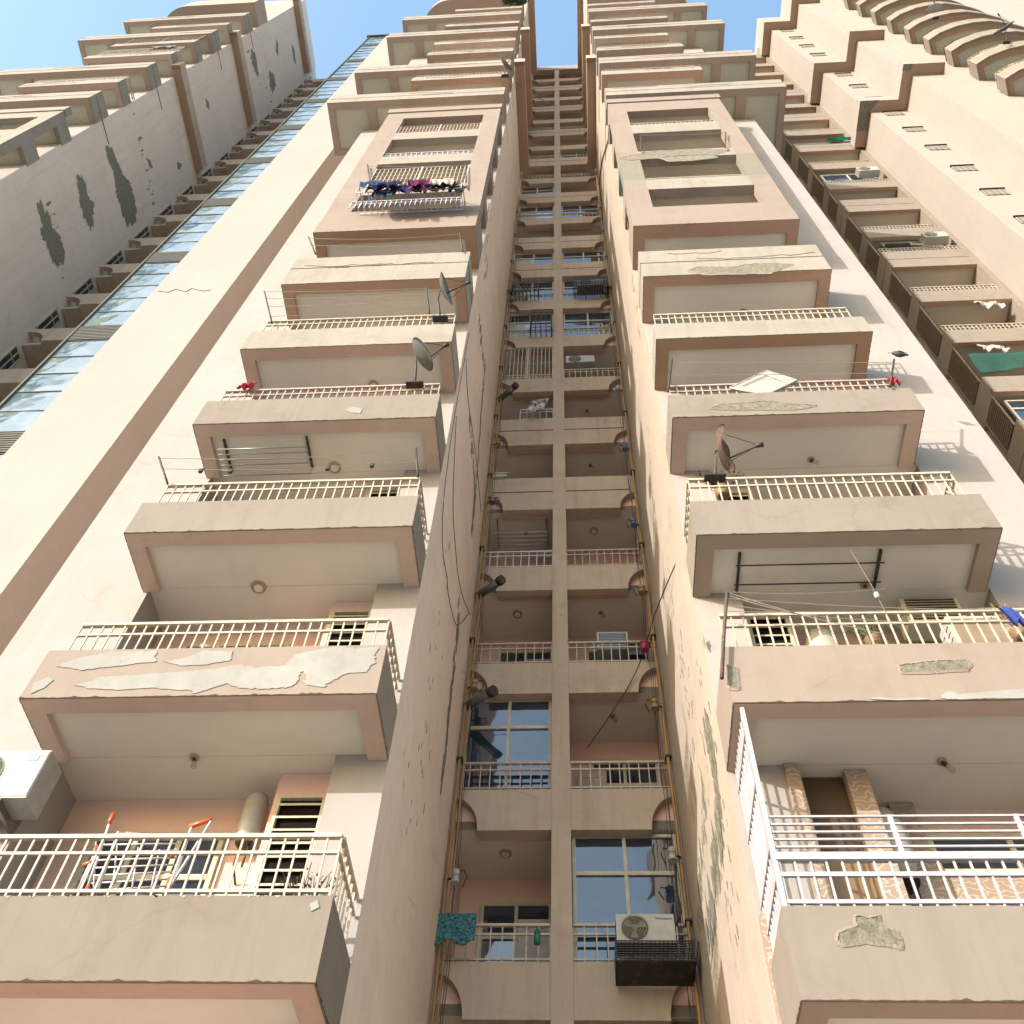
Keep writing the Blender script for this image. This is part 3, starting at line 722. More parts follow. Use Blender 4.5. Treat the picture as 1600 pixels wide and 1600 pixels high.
# damp scars on the bay-side wall of the right wing
def spatch(par, X, pts, m, lift, amp=.05, sub=4, name='bare_patch'):
    patch(par, [PX(px, py, X) for px, py in pts], m, amp, lift=lift, crack=False, sub=sub, name=name)
def chips(par, X, sgn, path, n, spread, wmax, hmax, m, name='flaked_paint', dens=1.):
    """flaked scars: many ragged slivers of bare render following a line down the wall"""
    from mathutils import noise as nz
    P = [PX(px, py, X) for px, py in path]; mb = MB(); L = [0]
    for i in range(len(P)-1): L.append(L[-1]+(P[i+1]-P[i]).length)
    for _ in range(n):
        d = random.random()*L[-1]; i = max(k for k in range(len(L)-1) if L[k] <= d); f = (d-L[i])/(L[i+1]-L[i]); c = P[i].lerp(P[i+1], f)
        big = random.random()**3; w = .012+wmax*big; h = .05+hmax*big
        c = c+Vector((0, random.gauss(0, spread), random.gauss(0, .12))); k_ = 14; o = []
        ph = random.uniform(0, 90)
        for j in range(k_*2):
            a = math.pi*j/k_; rr = 1+.55*nz.noise(Vector((math.cos(a)*1.7+ph, math.sin(a)*1.7, ph)))+.35*nz.noise(Vector((math.cos(a)*5+ph, math.sin(a)*5, ph)))
            o.append(Vector((X+sgn*.0015*(1+random.random()), c.y+w*rr*math.cos(a), c.z+h*rr*math.sin(a))))
        for p in o: p.x = X+sgn*(.002+.00006*_)
        mb.prism(o, (-sgn*.0017, 0, 0), 0)
    co = mb.build(name, [m], par); co['kind'] = 'stuff'; return co
chips(bR, 1.53, -1, [(1104,1130),(1114,1170),(1120,1230),(1127,1290),(1118,1330),(1117,1400),(1106,1470)], 170, .10, .07, .22, m_conc)
chips(bR, 1.53, -1, [(1095,1210),(1103,1270),(1098,1330),(1092,1450)], 70, .07, .035, .12, m_conc)
chips(bR, 1.53, -1, [(1013,660),(1015,700),(1018,760),(1028,830)], 40, .05, .03, .16, m_conc)
chips(bR, 1.53, -1, [(960,230),(972,300),(985,380),(990,450),(1000,520)], 50, .12, .04, .3, m_conc)
chips(bR, 1.53, -1, [(1040,900),(1060,1000),(1080,1100),(1086,1300)], 50, .2, .02, .1, m_conc)
chips(bL, -2.02, 1, [(748,490),(752,530),(757,580),(752,640),(748,700),(742,780),(736,830)], 150, .05, .04, .24, m_conc)
chips(bL, -2.02, 1, [(733,650),(738,700),(742,760),(738,830)], 90, .05, .035, .2, m_conc)
chips(bL, -2.02, 1, [(716,960),(712,1010),(706,1070),(700,1130),(690,1220)], 110, .06, .05, .16, m_conc)
chips(bL, -2.02, 1, [(775,220),(770,300),(762,380),(757,450)], 30, .15, .02, .4, m_conc2)
chips(bL, -2.02, 1, [(640,1300),(660,1200),(680,1000),(700,850)], 26, .35, .012, .05, m_conc)
chips(bR, 1.53, -1, [(1150,1480),(1130,1300),(1090,1050)], 50, .3, .015, .06, m_conc)

# ---------------------------------------------------------------- CENTRAL BAY
bC = thing('recessed_bay', 'narrow shaded bay of stacked balconies between the two wings', 'building', (-.25, 14, 0))
XL, XR, YS, YB = -2.02, 1.53, 12.55, 14.0
PIL = (-.44, -.14)
mb = MB()
mb.box(PIL[0], PIL[1], YS, YS+.35, 0, 75.6)
mb.build('pillar', m_shaft, bC)
mb = MB(); mb.box(XL+.002, XR-.002, YB, YB+2, 0, 75.5); mb.box(PIL[0]+.06, PIL[1]-.06, YS+.35, YB-.001, 0, 75.5)
mb.box(XL-.98, XL+.05, YS+.01, YB-.002, 0, 75.5); mb.box(XR-.05, XR+.98, YS+.01, YB-.002, 0, 75.5); mb.box(XL+.06, XR-.06, YS+.31, YB+1, 75.51, 75.8)
mb.build('wall', [m_recess], bC)
TALL = {4, 5, 9, 10, 12, 14, 16, 18, 20}
sill = lambda k: 9.35+2.985*k
def parapet(bld, k, tall):
    zs = sill(k); zb = zs-.80; zt = zs+(.58 if tall else 0)
    T = .16
    for (a, b, s) in ((XL, PIL[0]-.001, 1), (XR, PIL[1]+.001, -1)):
        R_ = .42; n = 10; z1 = zt
        # quarter-round scoop out of the lower corner by the wing wall
        arc = [(a+s*(R_*math.cos(math.pi/2*i/n)), YS+.02, zb+.02+ (R_+.2)*math.sin(math.pi/2*i/n)) for i in range(n+1)]
        o = [(b, YS+.02, zb), (arc[0][0], YS+.02, zb)] + arc + [(a+s*.001, YS+.02, arc[-1][2]), (a+s*.001, YS+.02, z1), (b, YS+.02, z1)]
        if s < 0: o = o[::-1]
        mb = MB(); mb.prism(o, (0, T, 0))
        po = mb.build('parapet', m_shaft, bld)
        if tall:
            j = MB(); j.box(a+s*.15, b, YS+.012, YS+.03, zs-.06, zs-.035); j.build('joint_line', m_grime, po)
        fl = MB(); fl.box(a+s*.052, b, YS+.19, YB-.003, zb+.14, zb+.30, mats=[1,0,0,0,0,0]); 
        fl.box(a+s*.44, b, YS+.182, YS+.30, zb+.02, zb+.138, mats=[2]*6)
        fl.box(a+s*.051, a+s*.60, YS+.185, YS+.23, zb+.301, zs-.02, mats=[3]*6)
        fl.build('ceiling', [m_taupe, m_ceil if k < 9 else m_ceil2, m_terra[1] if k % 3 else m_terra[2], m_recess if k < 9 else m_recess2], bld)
for k in range(-2, 22): parapet(bC, k, k in TALL)
# roof edge
mb = MB(); mb.box(XL, XR, YS-.05, YS+.3, 75.0, 76.3); mb.build('roof_edge', m_light, bC)
def cell(k, side, kind, rail=True, rm=None, frac=None, panes=None, door=None):
    zs = sill(k)+(.58 if k in TALL else 0); ztop = sill(k+1)-.80
    x0, x1 = (XL+.06, PIL[0]-.01) if side == 'l' else (PIL[1]+.01, XR-.06)
    if kind == 'open':
        if k < 8:
            zf = sill(k)-.5
            glazed(bC, x0+.35, x1-.02, YB-.08, zf+.02, zf+2.35, cols=2, transom=.26, name='window', panes=panes)
    elif kind == 'glaz':
        glazed(bC, x0, x1, YS+.2, zs-.55, ztop-.0+.05, cols=2, transom=.25, name='window', panes=panes)
    elif kind == 'mesh':
        grille(bC, x0, x1, YS+.05, zs+.05, ztop-.05, 13, 2, m_rail)
    if rail:
        xa, xb = x0, x1
        if frac: xa = x0+(x1-x0)*frac
        railing(bC, xa, xb, YS+.06, zs, zs+(.58 if kind != 'mesh' else .3), mat=rm or m_rail, step=.155, r=.009, mid=.14, low=.06)
P = m_glassp
cell(-1, 'l', 'open'); cell(-1, 'r', 'glaz')
cell(0, 'l', 'open'); cell(0, 'r', 'glaz')
cell(1, 'l', 'glaz', rm=m_railp); cell(1, 'r', 'open')
cell(2, 'l', 'open', rm=m_railp); cell(2, 'r', 'open', rm=m_rail)
cell(3, 'l', 'open', rm=m_railw); cell(3, 'r', 'open', rm=m_railp)
cell(4, 'l', 'open', rail=False); cell(4, 'r', 'open', rail=False)
cell(5, 'l', 'open', frac=.42, rm=m_railw); cell(5, 'r', 'open', rail=False)
cell(6, 'l', 'mesh'); cell(6, 'r', 'open')
cell(7, 'l', 'glaz', panes=[P, None, None, None]); cell(7, 'r', 'glaz', panes=[None, None, None, None])
cell(8, 'l', 'glaz'); cell(8, 'r', 'glaz')
cell(9, 'l', 'glaz', rail=False, panes=[P, None, None, None]); cell(9, 'r', 'glaz', rail=False)
cell(10, 'l', 'open', rail=False); cell(10, 'r', 'open', rail=False)
cell(11, 'l', 'glaz', panes=[P, None, P, None]); cell(11, 'r', 'glaz')
cell(12, 'l', 'glaz', rail=False, panes=[m_louv, None, None, None]); cell(12, 'r', 'open', rail=False)
cell(13, 'l', 'open'); cell(13, 'r', 'open')
cell(14, 'l', 'open'); cell(14, 'r', 'glaz')
cell(16, 'l', 'open'); cell(16, 'r', 'open')
cell(18, 'l', 'open', rail=False)
for k, sd, x, kind in ((0,'l',-1.2,'ring'),(1,'r',.65,'bulb'),(2,'l',-1.2,'ring'),(2,'r',.55,'bulb'),(3,'l',-1.1,'bulb'),(3,'r',.5,'ring'),(4,'r',.5,'bulb'),(5,'r',.5,'bulb')):
    lamp_part(bC, (x, YS+.75, sill(k+1)-.80+.138), kind)
panel_door(bC, -1.0, -.5, YB-.16, sill(0)-.5, sill(0)+1.5, m_doorw)
panel_door(bC, -.02, .5, YB-.16, sill(1)-.5, sill(1)+1.5, m_door)
panel_door(bC, -1.02, -.48, YB-.16, sill(2)-.5, sill(2)+1.5, m_door)

# ---------------------------------------------------------------- FAR LEFT TOWER
sc_ = 1/1.066
XT = -18.4*sc_; YT = 7.95*sc_; YTF = 6.98*sc_
bT = thing('apartment_tower', 'far left tower whose shaded pink side wall is torn by long grey scars', 'building', (XT-4, 12, 0), 'outer apartment towers')
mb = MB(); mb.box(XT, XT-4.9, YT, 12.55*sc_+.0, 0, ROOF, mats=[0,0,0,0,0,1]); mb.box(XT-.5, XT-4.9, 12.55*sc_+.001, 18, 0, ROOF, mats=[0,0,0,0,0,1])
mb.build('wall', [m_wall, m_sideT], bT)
TW = dict(inner=XT+.03, out=-21.2)
for k, z in enumerate((39.3, 45.4, 54.6, 60.9)):
    balcony(bT, TW['inner'], -24.0, z, z+1.3, yf=YTF, yw=YT, yb=YT+.9, pm=m_light, bm=m_terra[4], cm=m_ceil2, panels=[-22.4], joint=z+.65)
for k, z in enumerate((42.2, 48.6, 51.9, 57.5)):
    b_ = balcony(bT, TW['inner'], -21.3, z, z+.8, yf=YTF, yw=YT, pm=m_light, bm=m_terra[[1,0,4,0][k]], cm=m_ceil2, rail=((z+1.3, 'i') if k < 2 else None))
cp = MB(); ol = [(XT-.02, 6.2, 63.6)] + [(-21.2-1.9*math.sin(math.pi*.5*i/12), 8.1-1.9*math.cos(math.pi*.5*i/12), 63.6) for i in range(13)] + [(XT-.02, 8.1, 63.6)]
cp.prism(ol, (0, 0, 2.2), 0); cp.build('roof_canopy', [m_terra[4]], bT)
opsT = [(25.9, 27.4), (28.7, 30.6), (31.6, 33.6), (34.5, 36.3)]
BKT, _ = block(bT, dict(inner=XT+.03, out=-21.3), 24.2, 25.0, opsT, 37.1, m_light, dy=YTF-6.98, bm=m_terra[3])
for z in (49.9, 59.4, 74.9):
    zz = {49.9: 48.4, 59.4: 57.8, 74.9: 72.6}[z]
    mb = MB(); mb.box(XT-.001, XT+.38, YT-.3, 12.3*sc_, zz, zz+.7, mats=[0,1,1,1,1,1]); mb.box(XT, XT+.40, YT-.5, YT-.301, zz-.03, zz+.7, mats=[2,1,1,1,1,1])
    mb.build('ledge', [m_ledge, m_shaft, m_recess2], bT)
for pts in ([(60,312),(66,318),(70,332),(77,336),(82,355),(92,366),(102,392),(101,410),(92,416),(82,408),(72,386),(66,364),(65,345),(58,325)],
            [(119,274),(127,273),(134,290),(138,305),(147,320),(145,338),(147,356),(142,360),(134,345),(126,325),(124,300)],
            [(165,228),(175,229),(183,252),(191,268),(203,286),(208,300),(214,330),(213,348),(199,356),(190,330),(181,300),(178,270),(168,250)],
            [(228,246),(233,248),(240,262),(236,264)], [(278,253),(284,256),(282,266),(277,263)],
            [(392,75),(398,80),(402,98),(404,118),(400,116),(393,98)], [(421,108),(428,116),(431,134),(426,146),(421,130)],
            [(432,58),(435,70),(434,88),(431,78)], [(455,66),(460,80),(463,100),(459,96)],
            [(321,153),(326,160),(327,170),(323,170)]):
    spatch(bT, XT, pts, m_conc2, (.004, 0, 0), .15, 4)
chips(bT, XT, 1, [(215,200),(222,240),(235,290),(240,330)], 26, .4, .05, .22, m_conc2)
chips(bT, XT, 1, [(75,300),(85,350),(95,420),(96,440)], 14, .2, .04, .2, m_conc2)
chips(bT, XT, 1, [(385,70),(400,110),(425,150)], 24, .5, .05, .35, m_conc2)
# windows in the return beyond the pipes, scooped parapets of the far shaft
YSH = 12.55*sc_; XE = XT
def sidewin(z0, z1, y0, y1, X):
    mb = MB(); w = .05
    mb.box(X, X+.04, y0, y1, z0, z0+w); mb.box(X, X+.04, y0, y1, z1-w, z1); mb.box(X, X+.04, y0, y0+w, z0+w, z1-w); mb.box(X, X+.04, y1-w, y1, z0+w, z1-w)
    mb.box(X+.001, X+.038, (y0+y1)/2-.02, (y0+y1)/2+.02, z0+w, z1-w); mb.box(X+.002, X+.036, y0+w, y1-w, z0+(z1-z0)*.7-.02, z0+(z1-z0)*.7+.02)
    o = mb.build('window', m_frame, bT)
    p = MB(); p.box(X+.006, X+.02, y0+.02, y1-.02, z0+.02, z1-.02); p.build('pane', m_glass, o)
mb = MB(); mb.box(XT-.45, XT-.001, YSH+.001, 13.6, 0, ROOF-.3, mats=[0,0,0,0,0,0]); mb.build('return_wall', [m_sideT], bT)
mb = MB(); mb.box(XT, -13.5, 13.61, 15, 0, 75.2); mb.build('rear_wall', [m_recess2], bT)
for k in range(-2, 22):
    zs = sill(k)+.3; zb = zs-.85
    sidewin(zs+.45, zs+2.0, YSH+.14, YSH+.62, XT+.001)
    R_ = .75; n = 8; a = XT
    arc = [(a+R_*math.cos(math.pi/2*i/n), YSH+.10, zb+.02+.75*math.sin(math.pi/2*i/n)) for i in range(n+1)]
    o = [(-13.6, YSH+.10, zb), (arc[0][0], YSH+.85, zb)] + arc + [(a+.001, YSH+.10, zs+.1), (-13.6, YSH+.10, zs+.1)]
    mb = MB(); mb.prism(o, (0, .18, 0)); mb.box(a+.05, -13.6, YSH+.29, 13.6, zb+.15, zb+.3); mb.build('parapet', m_shaft, bT)

# ---------------------------------------------------------------- RIGHT: shaded balcony stack in the gap
bG = thing('balcony_stack', 'shaded column of balconies with slatted sides, deep in the gap on the right', 'building', (12.2, 14, 0))
GX0, GX1, GY, GYB = 10.74, 13.45, 12.0, 13.1
mb = MB(); mb.box(GX1, 13.66, GY-.0, 13.4, 0, 76); mb.box(GX0+.15, 13.66, 13.4, 18, 0, 76, mats=[0,0,1,0,0,0]); mb.box(8.0, GX0+.14, 13.12, 18, 0, 76)
mb.build('wall', [m_gap, m_recess], bG)
for j in range(-3, 17):
    zb = 24.5+3.0*j; tall = j in (-1, 3, 5, 8, 10, 12); zt = zb+(1.5 if tall else .85)
    mb = MB(); mb.box(GX0, GX1, GY, GY+.12, zb, zt); mb.box(GX0, GX0+.12, GY+.12, GYB, zb, zt)
    mb.box(GX0+.12, GX1, GY+.12, 13.39, zb+.15, zb+.3)
    po = mb.build('parapet', m_gap, bG)
    if tall:
        q = MB(); q.box(GX0-.005, GX1, GY-.005, GY+.01, zb+.72, zb+.745); q.box(GX0-.005, GX0+.01, GY+.01, GYB, zb+.72, zb+.745); q.build('joint_line', m_grime, po)
    u = MB(); u.box(GX0+.01, GX1, GY+.01, GY+.14, zb-.004, zb+.149, 0); u.box(GX0+.01, GX0+.14, GY+.14, 13.38, zb-.004, zb+.149, 0)
    u.box(GX0+.14, GX1, GY+.14, 13.38, zb+.09, zb+.149, 1); u.build('soffit', [m_terra[3 if j % 2 else 2], m_ceil2], bG)
    if j < 15:
        q = MB()
        z0, z1 = zt, zb+3.0
        for s_ in range(int((z1-z0-.1)/.105)):
            q.box(GX0-.01, GX0+.02, GY+.16, GYB-.2, z0+.08+s_*.105, z0+.12+s_*.105, 0)
        q.box(GX0-.02, GX0+.03, GY+.13, GY+.16, z0, z1, 0); q.box(GX0-.02, GX0+.03, GYB-.2, GYB-.17, z0, z1, 0); q.box(GX0+.06, GX0+.08, GY+.16, GYB-.2, z0, z1, 1)
        q.build('slat_screen', [m_louvb, m_black], bG)
        if j in (1, 2, 3, 4, 6, 7, 9): railing(po, GX0+.05, GX1-.05, GY+.06, zt, zt+.42, mat=m_rail, step=.12, r=.011)
    hb = MB(); hb.tube([(GX0-.05, GY+.02, zb-.05), (GX0-.06, GY-.06, zb+.05), (GX0-.02, GY-.05, zb+.2)], .015, 5); hb.build('drain_spout', m_louvb, po)
wq = glazed(bG, 11.2, 13.2, GY+.2, 34.3+.9, 36.5, cols=2, transom=0, panes=[m_glass, P])
glazed(bG, 11.0, 13.2, GY+.2, 22.9, 24.4, cols=2, transom=.3)
glazed(bG, 11.0, 13.2, GY+.2, 43.9, 45.3, cols=2, transom=0)

# ---------------------------------------------------------------- RIGHT TOWER, stepped wall with ledges
bK = thing('apartment_tower', 'right-hand tower of sunlit cream walls stepping forward, with brown-bottomed ledges', 'building', (18, 12, 0), 'outer apartment towers')
pl = [(13.66, 18), (13.66, 10.4), (15.24, 10.4), (15.24, 8.97), (16.55, 8.97), (16.55, 8.52), (34, 8.52), (34, 18)]
mb = MB(); mb.prism([(x, y, 0) for x, y in pl], (0, 0, 78)); mb.build('wall', m_lit, bK)
for z in (48.4, 57.8, 72.6):
    e = .48
    pl2 = [(13.66, 11.9), (13.66, 10.4), (15.24, 10.4), (15.24, 8.97), (16.55, 8.97), (16.55, 8.49), (14.80, 8.49), (14.80, 9.92), (13.17, 9.92), (13.17, 11.9)]
    mb = MB(); o = [(x, y, z) for x, y in pl2]
    mb.add(o, [(0,1,8,9),(1,2,7,8),(2,3,6,7),(3,4,5,6)], 0)
    top = [(x, y, z+.75) for x, y in pl2]; mb.add(top, [(9,8,1,0),(8,7,2,1),(7,6,3,2),(6,5,4,3)], 1)
    for i in (5, 6, 7, 8, 9, 4):
        j = (i+1) % 10; a, b = pl2[i], pl2[j]
        mb.add([(*a, z), (*b, z), (*b, z+.75), (*a, z+.75)], [(0,1,2,3)], 1)
    lo = mb.build('ledge', [m_ledge, m_lit], bK)
    if z == 48.4:
        mb = MB(); mb.add([(13.155, 9.905, z-.004), (13.155, 11.2, z-.004), (13.66, 11.2, z-.004), (13.66, 10.35, z-.004), (14.0, 9.905, z-.004)], [(0,1,2,3,4)])
        mb.add([(14.785, 8.48, z-.004), (14.785, 8.75, z-.004), (15.15, 8.75, z-.004), (15.2, 8.48, z-.004)], [(0,1,2,3)])
        mb.build('bare_patch', m_conc2, lo)
vz = [24.3+3.0*k for k in range(0, 17)]
for z in vz:
    if abs(z-49) < .6 or abs(z-58) < .8: pass
    mb = MB(); mb.box(14.15, 14.93, 10.394, 10.399, z-.75, z-.16, 1)
    mb.box(14.12, 14.96, 10.33, 10.393, z-.16, z-.11, 1)
    for q in range(8): mb.box(14.16+q*.1+(.03 if q % 2 else 0), 14.20+q*.1+(.03 if q % 2 else 0), 10.372, 10.3935, z-.75, z-.2, 0)
    for q in range(6): mb.box(14.15, 14.93, 10.366, 10.3715, z-.74+q*.1, z-.69+q*.1, 0)
    mb.build('vent_screen', [m_lit, m_black], bK)
# bow-fronted balconies
arc2 = [(16.60, 8.5), (16.36, 7.9), (16.8, 7.62), (17.5, 7.38), (18.2, 7.27), (18.9, 7.25), (19.7, 7.38), (20.5, 7.6), (21.3, 7.95), (22.0, 8.45)]
for j in range(-1, 12):
    zb = 41.4-9+3.0*j
    mb = MB(); a = arc2; cin = Vector((19.2, 9.2))
    ins = [tuple(Vector(p)+(cin-Vector(p)).normalized()*.13) for p in a]
    for i in range(len(a)-1):
        q = [(*a[i], zb), (*a[i+1], zb), (*ins[i+1], zb), (*ins[i], zb)]
        mb.prism(q, (0, 0, .85))
    po = mb.build('bow_balcony', m_gap, bK)
    u = MB(); u.add([(*p, zb+.10) for p in ins], [tuple(range(len(ins)))], 1)
    ins2 = [tuple(Vector(p)+(cin-Vector(p)).normalized()*.34) for p in a]
    for i in range(len(a)-1): u.prism([(*ins[i], zb+.01), (*ins[i+1], zb+.01), (*ins2[i+1], zb+.01), (*ins2[i], zb+.01)], (0, 0, .08), 0)
    u.add([(*p, zb+.3) for p in ins], [tuple(range(len(ins)))], 0)
    u.build('soffit', [m_terra[3], m_ceil2], po)
    q = MB()
    for i in range(len(a)-1):
        A, B = Vector((*ins[i], zb+1.3)), Vector((*ins[i+1], zb+1.3)); q.tube([A, B], .018, 5); q.tube([A-Vector((0,0,.15)), B-Vector((0,0,.15))], .012, 4)
        n_ = max(2, int((B-A).length/.14))
        for k in range(n_):
            p = A.lerp(B, k/n_); q.tube([p, p-Vector((0,0,.45))], .009, 4)
    q.build('railing', [m_dark if j > 4 else m_rail], po)
glazed(bK, 17.2, 20.5, 8.1, 36.2, 38.4, cols=3, transom=.3)
sgl = MB(); [sgl.box(17.2+i*.9, 17.3+i*.9, 8.12, 8.2, 33.5+0, 36.1) for i in range(0)]

#@@THINGS@@
# ---------------------------------------------------------------- gas pipes in the bay corners
def pipe(label, x, y, r=.028, x2=None):
    t = thing('gas_pipe', label, 'pipe', (x, y, 0), 'gas pipes up the bay corners')
    mb = MB(); pts = []; z = 0
    while z < 46: pts.append((x+random.uniform(-.012, .012), y, z)); z += 1.45
    mb.tube(pts, r, 8); mb.build('tube', m_pipe, t)
    if x2 is not None:
        mb = MB(); mb.tube([(x2+random.uniform(-.01, .01), y-.05, z_*1.6) for z_ in range(0, 24)], r*.55, 6); mb.build('thin_tube', m_pipe, t)
    for k in range(0, 15):
        mb = MB(); z = .9+k*2.985; mb.box(x-.05, x+.05, y-.045, y+.1, z, z+.035); mb.build('clamp', m_dark, t)
pipe('yellow-brown gas pipe climbing the left corner of the shaded bay', -1.96, 12.42, x2=-1.88)
pipe('yellow-brown gas pipe climbing the right corner of the shaded bay', 1.47, 12.42)

# regulators and exhaust hoods beside the pipes
def meter(px, py, side, label, kind):
    X = -1.82 if side == 'l' else 1.34
    p = PY(px, py, 12.36); p.x = X
    if kind == 'duct':
        t = thing('exhaust_duct', label, 'duct', p, 'exhaust ducts poking out of the bay')
        mb = MB(); d = Vector((.42, -.42, -.12)); mb.tube([p-d*.3, p+d*.9], .085, 14); mb.build('duct_tube', m_steel, t)
        mb = MB(); mb.tube([p+d*.78, p+d*.96], .097, 14); mb.build('duct_collar', m_dark, t)
    else:
        m = {'blue': paint('meter_blue', (.12,.2,.42), .5), 'brass': paint('meter_brass', (.42,.3,.12), .5, rust=.3), 'pale': m_white, 'grey': m_steel}[kind]
        t = thing('gas_regulator', label, 'gas regulator', p, 'gas regulators beside the pipes')
        mb = MB(); mb.tube([p+Vector((0,-.05,-.10)), p+Vector((0,-.05,.03))], .075, 10, r1=.05); mb.tube([p+Vector((0,-.05,.03)), p+Vector((0,-.05,.12))], .06, 10)
        mb.build('regulator_body', m, t)
        s_ = 1 if side == 'l' else -1
        mb = MB(); mb.tube([p+Vector((0,-.05,.1)), p+Vector((s_*.12,-.05,.13)), p+Vector((s_*.16,-.04,.02)), p+Vector((s_*.10,0,-.12))], .011, 5)
        mb.tube([p+Vector((-s_*.12,.02,.02)), p+Vector((0,-.05,.02))], .018, 6); mb.build('hose', m_cable, t)
meter(752, 925, 'l', 'steel exhaust duct slanting out of the bay corner beside the fourth-lowest left balcony', 'duct')
meter(778, 620, 'l', 'dark-ended exhaust duct beside the patterned cloth', 'duct')
meter(738, 1098, 'l', 'silvery exhaust duct in front of the glazed left balcony', 'duct')
for a in ((734, 1075, 'l', 'brass regulator just above the silvery duct', 'brass'), (757, 785, 'l', 'grey regulator on the left pipe above the drying-line balcony', 'grey'),
          (765, 695, 'l', 'brass regulator by the dark open balcony on the left', 'brass'), (695, 1375, 'l', 'pale regulator above the teal towel', 'pale'),
          (979, 702, 'r', 'blue regulator on the right pipe, upper of the two blue ones', 'blue'), (997, 820, 'r', 'blue regulator on the right pipe, lower of the two blue ones', 'blue'),
          (1008, 925, 'r', 'brass regulator on the right pipe above the window cooler', 'brass'), (1030, 1105, 'r', 'brass regulator beside the bulb-lit right balcony', 'brass'),
          (1060, 1340, 'r', 'white regulator at the right edge of the big glazed balcony', 'pale'), (968, 610, 'r', 'pale regulator on the right pipe just above the plain open balcony', 'pale'),
          (790, 470, 'l', 'dark regulator on the left pipe beside the caged windows', 'grey')):
    meter(*a)

# ---------------------------------------------------------------- cables
def cable(label, pts, r=.0065, cat='cable', mat=None, group=None, name='hanging_cable'):
    # smooth through the points
    P = [Vector(p) for p in pts]; out = []
    for i in range(len(P)-1):
        p0, p1, p2, p3 = P[max(i-1,0)], P[i], P[i+1], P[min(i+2,len(P)-1)]
        for k in range(6):
            t = k/6; out.append(.5*((2*p1)+(-p0+p2)*t+(2*p0-5*p1+4*p2-p3)*t*t+(-p0+3*p1-3*p2+p3)*t**3))
    out.append(P[-1]); mb = MB(); mb.tube(out, r, 5); return single(mb, name, mat or m_cable, label, cat, group)
XW = -1.995
cable('thin black cable hanging down the flaking left bay wall, outer one of two', [PX(x, y, XW) for x, y in [(733,520),(712,640),(700,720),(692,800),(692,860),(698,900),(700,925),(706,955),(713,976),(722,972),(731,960)]], group='cables on the left bay wall')
cable('thin black cable hanging down the flaking left bay wall, nearer the pipe', [PX(x, y, XW) for x, y in [(728,560),(731,620),(742,700),(748,760),(752,800)]], group='cables on the left bay wall')
cable('looping black cable that ends at the pipe above the duct', [PX(x, y, XW) for x, y in [(713,650),(709,740),(708,800),(712,860),(716,900),(724,935),(735,961)]], group='cables on the left bay wall')
cable('thick black cable snaking down the right bay wall from the roof', [PX(x, y, 1.50) for x, y in [(952,195),(950,220),(941,250),(937,285),(940,320),(942,370),(944,400)]], r=.022)
cable('slack wire sweeping from the right wing into the glass-doored balcony', [PY(1087,800,7.6), PY(1060,870,8.8), PY(1025,955,10.5), PY(998,1040,12.3), PY(965,1100,12.6), PY(918,1168,13.2)], r=.01)
cable('pale rope crossing the bay high up from the upper satellite dish', [PY(797,116,7.0), PY(830,145,10), PY(865,165,12.5), PY(905,180,12.5)], r=.022, cat='rope', mat=m_line)

# ---------------------------------------------------------------- satellite dishes
def dish(label, base, mast, cen, aim, R_=.33, m=None, mm=None, group='satellite dishes on the balconies', arm=True, warp=0., fy=None):
    m = m or m_dish; mm = mm or m_dark
    base, cen, aim = Vector(base), Vector(cen), Vector(aim).normalized()
    t = thing('satellite_dish', label, 'satellite dish', base, group)
    u = aim.orthogonal().normalized(); 
    up = Vector((0,0,1)); u = aim.cross(up).normalized(); v = u.cross(aim).normalized()
    mb = MB(); n, rg = 28, 6; vs = []
    for lay in (0, -.012):
        for i in range(rg+1):
            rr = R_*i/rg
            for j in range(n):
                a = 2*math.pi*j/n
                w_ = warp*math.sin(3*a+1)*(i/rg)**2
                vs.append(cen + u*rr*math.cos(a)*.92 + v*rr*math.sin(a) + aim*(rr*rr*.55/R_*.55+lay-.05+w_))
    fs = []
    for i in range(rg):
        for j in range(n):
            a, b = i*n+j, i*n+(j+1) % n; c, d = (i+1)*n+(j+1) % n, (i+1)*n+j
            fs.append((a, b, c, d)); o = (rg+1)*n; fs.append((o+d, o+c, o+b, o+a))
    for j in range(n):
        a, b = rg*n+j, rg*n+(j+1) % n; o = (rg+1)*n; fs.append((a, o+a, o+b, b)) 
    mb.add(vs, fs, 0, True); mb.build('reflector', m, t)
    mb = MB(); mb.tube([base, Vector(mast), cen-aim*.09, cen-aim*.04], .022, 8); mb.build('mast', mm, t)
    mb = MB(); mb.box(base.x-.14, base.x+.14, base.y-.05, base.y+.07, base.z-.02, base.z+.015); mb.build('base_plate', m_dark, t)
    if arm:
        tip = cen+aim*R_*1.35-v*R_*.25
        mb = MB(); mb.tube([cen-v*R_*.75+aim*.05, tip], .013, 6); mb.tube([cen+u*R_*.6+aim*.08, tip], .006, 4); mb.tube([cen-u*R_*.6+aim*.08, tip], .006, 4)
        ao = mb.build('feed_arm', mm, t)
        mb = MB(); mb.tube([tip+aim*.06, tip-aim*.05], .035, 10, r1=.028); mb.build('feed_horn', m_dark, ao)
    return t
dish('grey satellite dish edge-on above the railing, upper of the pair on the left wing', PY(688,497,6.95), PY(684,468,6.9), PY(694,452,6.85), (.96,-.25,.12), .35)
dish('grey satellite dish tilted over the red-cloth railing, lower of the pair', PY(648,600,6.95), PY(650,575,6.9), PY(657,555,6.85), (.80,-.15,.55), .33)
